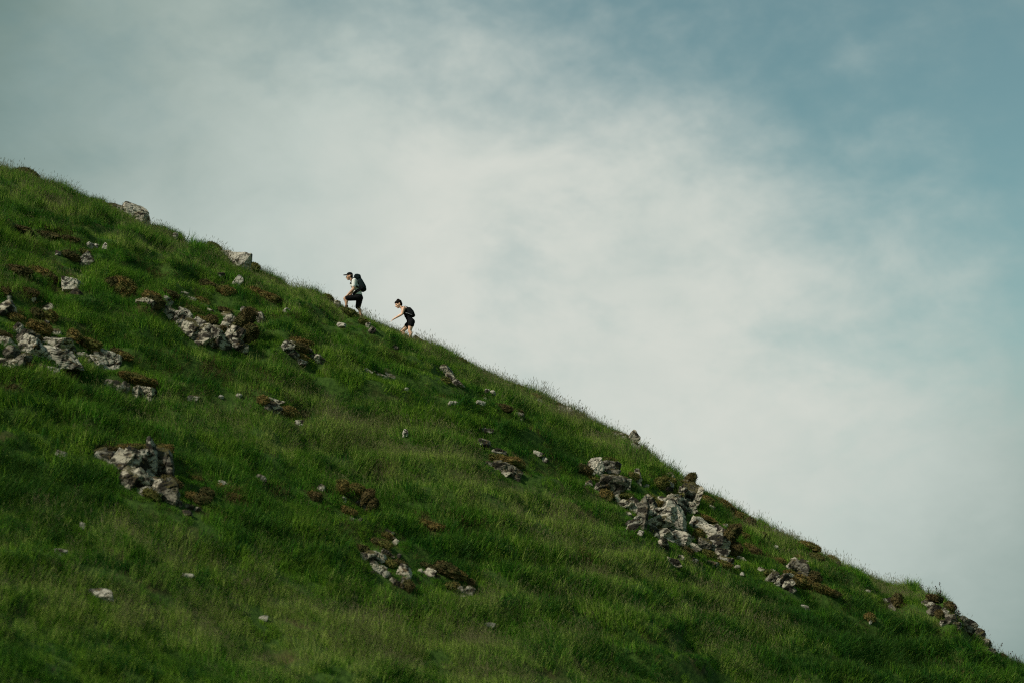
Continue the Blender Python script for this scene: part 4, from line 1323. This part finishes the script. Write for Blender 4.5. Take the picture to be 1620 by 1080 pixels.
# ---- the woman: black vest top and shorts, near arm reaching forward
J = make_J(72.9)
hipc = J(650.2, 509.2)
wom = empty("person", (hipc.x, hipc.y, ground(hipc)))
S, HP = 0.155, 0.085
headc, neck = J(630.4, 481.6), J(635.4, 487.2)
chest, waist = J(642.0, 493.0), J(646.8, 502.5)
hp, pp, M3 = head_parts(headc, Vector((-1, -0.30, -0.48)), Vector((-0.42, 0, 1)), 1.10)
shN, shF = J(638.9, 489.4, -S), J(637.6, 489.0, S)
elN, elF = J(636.4, 499.2, -S - 0.04), J(646.0, 499.5, S + 0.06)
wrN, wrF = J(623.4, 506.0, -S + 0.02), J(646.5, 510.0, S + 0.04)
hpN, hpF = J(651.2, 510.2, -HP), J(648.8, 510.0, HP)
knN, knF = J(648.4, 524.6, -HP), J(635.8, 523.6, HP)
anN, anF = J(649.6, 536.0, -HP), J(639.0, 533.6, HP)
torso = [ball(chest, (0.108, 0.150, 0.135), rot_y(-0.0)), ball(lerp(chest, waist, 0.55), (0.096, 0.130, 0.12)), ball(waist, (0.095, 0.125, 0.10)),
         ball(hipc, (0.118, 0.160, 0.115)), ball(lerp(chest, neck, 0.5), (0.085, 0.125, 0.07), rot_y(0.5))]
torso += limb([(neck + Vector((0.05, 0, -0.04)), 0.052), (lerp(neck, headc, 0.7), 0.046)])
torso += [cap_cone(lerp(chest, neck, 0.5), shN, 0.062, 0.052), cap_cone(lerp(chest, neck, 0.5), shF, 0.062, 0.052)]
armN, armF, legN, legF = arm(shN, elN, wrN, 0.98), arm(shF, elF, wrF, 0.9), leg(hpN, knN, anN, 1.06), leg(hpF, knF, anF, 1.06)
parts = hp + torso + limb(armN) + limb(armF) + limb(legN) + limb(legF)
parts += hand(wrN, (J(620.6, 507.8, -S + 0.03) - wrN), Vector((-0.2, 0.3, -1)), 0.45, 0.92) + hand(wrF, (J(645.0, 513.5, S) - wrF), Vector((-0.2, -0.2, -1)), 0.45, 0.92)
fuse("body", parts, M_SKIN2, wom, 0.0075, 3)
for sx in (-1, 1):
    fuse("eye", [ball(pp(sx * 0.031, 0.086, 0.004), (0.011, 0.009, 0.008))], M_EYE, wom, 0.004, 1)
top = [ball(chest, (0.120, 0.155, 0.130)), ball(lerp(chest, waist, 0.55), (0.110, 0.143, 0.13)), ball(waist, (0.110, 0.140, 0.11)), ball(lerp(waist, hipc, 0.6), (0.120, 0.158, 0.09))]
top += [cap_cone(lerp(chest, neck, 0.15) + Vector((0, sy * 0.085, 0)), lerp(chest, neck, 0.72) + Vector((0.0, sy * 0.085, 0.045)), 0.06, 0.036) for sy in (-1, 1)]
fuse("vest_top", top, M_BLACK, wom, 0.011, 4)
shorts = [ball(hipc, (0.134, 0.176, 0.118)), ball(lerp(hipc, waist, 0.3), (0.122, 0.160, 0.08))]
shorts += limb([(hpN, 0.112), (lerp(hpN, knN, 0.30), 0.112)]) + limb([(hpF, 0.112), (lerp(hpF, knF, 0.34), 0.108)])
fuse("shorts", shorts, M_BLACK, wom, 0.011, 3)
fuse("hair", [ball(pp(0, -0.022, 0.052), (0.100, 0.116, 0.094), M3), ball(pp(0, -0.060, 0.0), (0.086, 0.068, 0.092), M3), ball(pp(0, -0.045, 0.118), (0.050, 0.055, 0.050), M3), cap_cone(pp(0, 0.055, 0.075), pp(0, -0.02, 0.10), 0.045, 0.05), ball(pp(0, -0.080, 0.055), (0.055, 0.05, 0.06), M3)], M_HAIR, wom, 0.009, 2)
boot("boot", anN, Vector((-1, -0.05, 0.05)), wom, 0.9)
boot("boot", anF, Vector((-1, -0.1, 0.05)), wom, 0.9)
tag(wom, "person with dark hair in black vest and shorts climbing behind the man", "person", "hikers climbing the skyline")

pk = empty("backpack", J(650.5, 495.0))
pack_shape("pack_body", [(643.6, 487.2), (648.0, 487.0), (652.8, 490.6), (655.6, 496.0), (655.8, 500.8), (652.6, 502.0), (646.6, 499.6), (643.6, 494.0)], 0.125, M_PACK2, pk, J, 0.0)
pack_shape("front_pocket", [(653.0, 491.6), (655.4, 495.6), (656.4, 500.0), (653.4, 500.8)], 0.085, M_BLACK, pk, J, 0.0, 0.8, 0.025)
sheet("side_piping", [(J(641.4, 496.4, -0.155), Vector((0, 0, 0.010)), Vector((0, -1, 0))), (J(645.0, 497.4, -0.165), Vector((0, 0, 0.010)), Vector((0, -1, 0))), (J(652.2, 500.0, -0.150), Vector((0, 0, 0.009)), Vector((0, -1, 0)))], 0.008, M_STRAP, pk)
for sy in (-1, 1):
    ring = []
    for (u, v, yy, nx_, nz_) in ((646.6, 497.6, 0.13, 0.6, -0.5), (641.8, 497.2, 0.155, -0.3, -0.6), (637.8, 494.2, 0.12, -1, -0.3), (636.6, 490.2, 0.10, -1, 0.2), (638.4, 486.6, 0.095, -0.4, 0.9), (642.0, 486.0, 0.095, 0.2, 1), (645.0, 487.4, 0.09, 0.5, 0.8)):
        ring.append((J(u, v, sy * yy), Vector((0, 0.022, 0)), Vector((nx_, 0, nz_)).normalized()))
    sheet("shoulder_strap", ring, 0.014, M_PACK2, pk)
tag(pk, "small black daypack on the back of the dark-haired hiker", "backpack", "backpacks worn by the hikers")

# ------------------------------------------------------------------ thistles and nettles standing on the skyline
M_LEAF = simple_mat("thistle_leaf", (0.030, 0.050, 0.018), 0.8, 0.2, 0.35, 20)
M_STEM = simple_mat("thistle_stem", (0.045, 0.050, 0.022), 0.8, 0.2, 0.3, 20)
M_BUD = simple_mat("thistle_bud", (0.060, 0.040, 0.045), 0.8, 0.2, 0.3, 20)


def thistle(u, v, hpx, seed, label, bushy=1.0):
    rng = np.random.default_rng(seed)
    P, mpp = hit(u, v)
    H = hpx * mpp
    e = empty("thistle", P)
    V, F, BV, BF, LV, LF = [], [], [], [], [], []

    def tube(a, b, ra, rb, V, F):
        d = (b - a) / np.linalg.norm(b - a)
        s = np.cross(d, [0.3, 1, 0.2])
        s /= np.linalg.norm(s)
        t = np.cross(d, s)
        k = len(V)
        for c, r in ((a, ra), (b, rb)):
            for q in range(5):
                V.append(c + r * (s * math.cos(q * 1.2566) + t * math.sin(q * 1.2566)))
        for q in range(5):
            F.append((k + q, k + (q + 1) % 5, k + 5 + (q + 1) % 5, k + 5 + q))

    nst = 1 + int(2 * bushy * rng.uniform(0.6, 1.2))
    for st in range(nst):
        hgt = H * (1.0 if st == 0 else rng.uniform(0.55, 0.85))
        lean = rng.normal(0, 0.13, 2)
        base = np.array([rng.normal(0, 0.05), rng.normal(0, 0.05), -0.05])
        pts = [base + np.array([lean[0] * t * t * hgt, lean[1] * t * t * hgt, hgt * t]) for t in np.linspace(0, 1, 6)]
        for i in range(5):
            tube(pts[i], pts[i + 1], 0.009 * (1 - i * 0.13), 0.009 * (1 - (i + 1) * 0.13), V, F)
        nl = int(14 * bushy) + 4
        for k in range(nl):
            t = (k + 0.5) / nl
            p = np.array([np.interp(t, np.linspace(0, 1, 6), [q[a] for q in pts]) for a in range(3)])
            az = k * 2.4 + rng.uniform(-0.4, 0.4)
            L = (0.16 - 0.09 * t) * rng.uniform(0.7, 1.2)
            d = np.array([math.cos(az), math.sin(az), rng.uniform(0.2, 0.7)])
            d /= np.linalg.norm(d)
            s = np.cross(d, [0, 0, 1])
            s /= np.linalg.norm(s)
            b = len(LV)
            w = L * 0.20
            prof = [(0, 0.25), (0.2, 0.9), (0.3, 0.5), (0.5, 1.0), (0.6, 0.5), (0.8, 0.6), (1.0, 0.0)]      # toothed leaf
            for tt, ww in prof:
                c = p + d * L * tt + np.array([0, 0, -0.25 * L * tt * tt])
                LV.append(c - s * w * ww)
                LV.append(c + s * w * ww)
            for i in range(len(prof) - 1):
                LF.append((b + 2 * i, b + 2 * i + 1, b + 2 * i + 3, b + 2 * i + 2))
        for k in range(2):
            c = pts[-1] + np.array([rng.normal(0, 0.02), rng.normal(0, 0.02), -0.06 * k])
            d, f = ico(1)
            b = len(BV)
            BV.extend(list(d * np.array([0.018, 0.018, 0.026]) + c))
            BF.extend((f + b).tolist())
    mesh_obj("stem", [tuple(v) for v in V], F, M_STEM, e)
    mesh_obj("leaves", [tuple(v) for v in LV], LF, M_LEAF, e)
    mesh_obj("flower_bud", [tuple(v) for v in BV], BF, M_BUD, e)
    tag(e, label, "thistle", "thistles on the skyline")


thistle(917, 642, 30, 1, "lone small dark thistle on the skyline right of centre", 0.8)
thistle(1467, 944, 24, 2, "leftmost short leafy thistle on the skyline crag at right", 0.9)
thistle(1477, 950, 20, 3, "low bushy thistle between the tall ones on the skyline crag", 1.3)
thistle(1487, 952, 34, 4, "tallest dark thistle standing on the skyline crag", 1.2)
thistle(1516, 966, 30, 5, "bushy dark thistle on the right half of the skyline crag", 1.5)
thistle(1577, 1022, 28, 6, "leafy thistle on the skyline downhill of the crag", 1.2)
thistle(1601, 1043, 26, 7, "slim thistle on the skyline near the lower right corner", 0.8)
thistle(1611, 1052, 22, 8, "last small thistle at the right edge of the picture", 0.9)
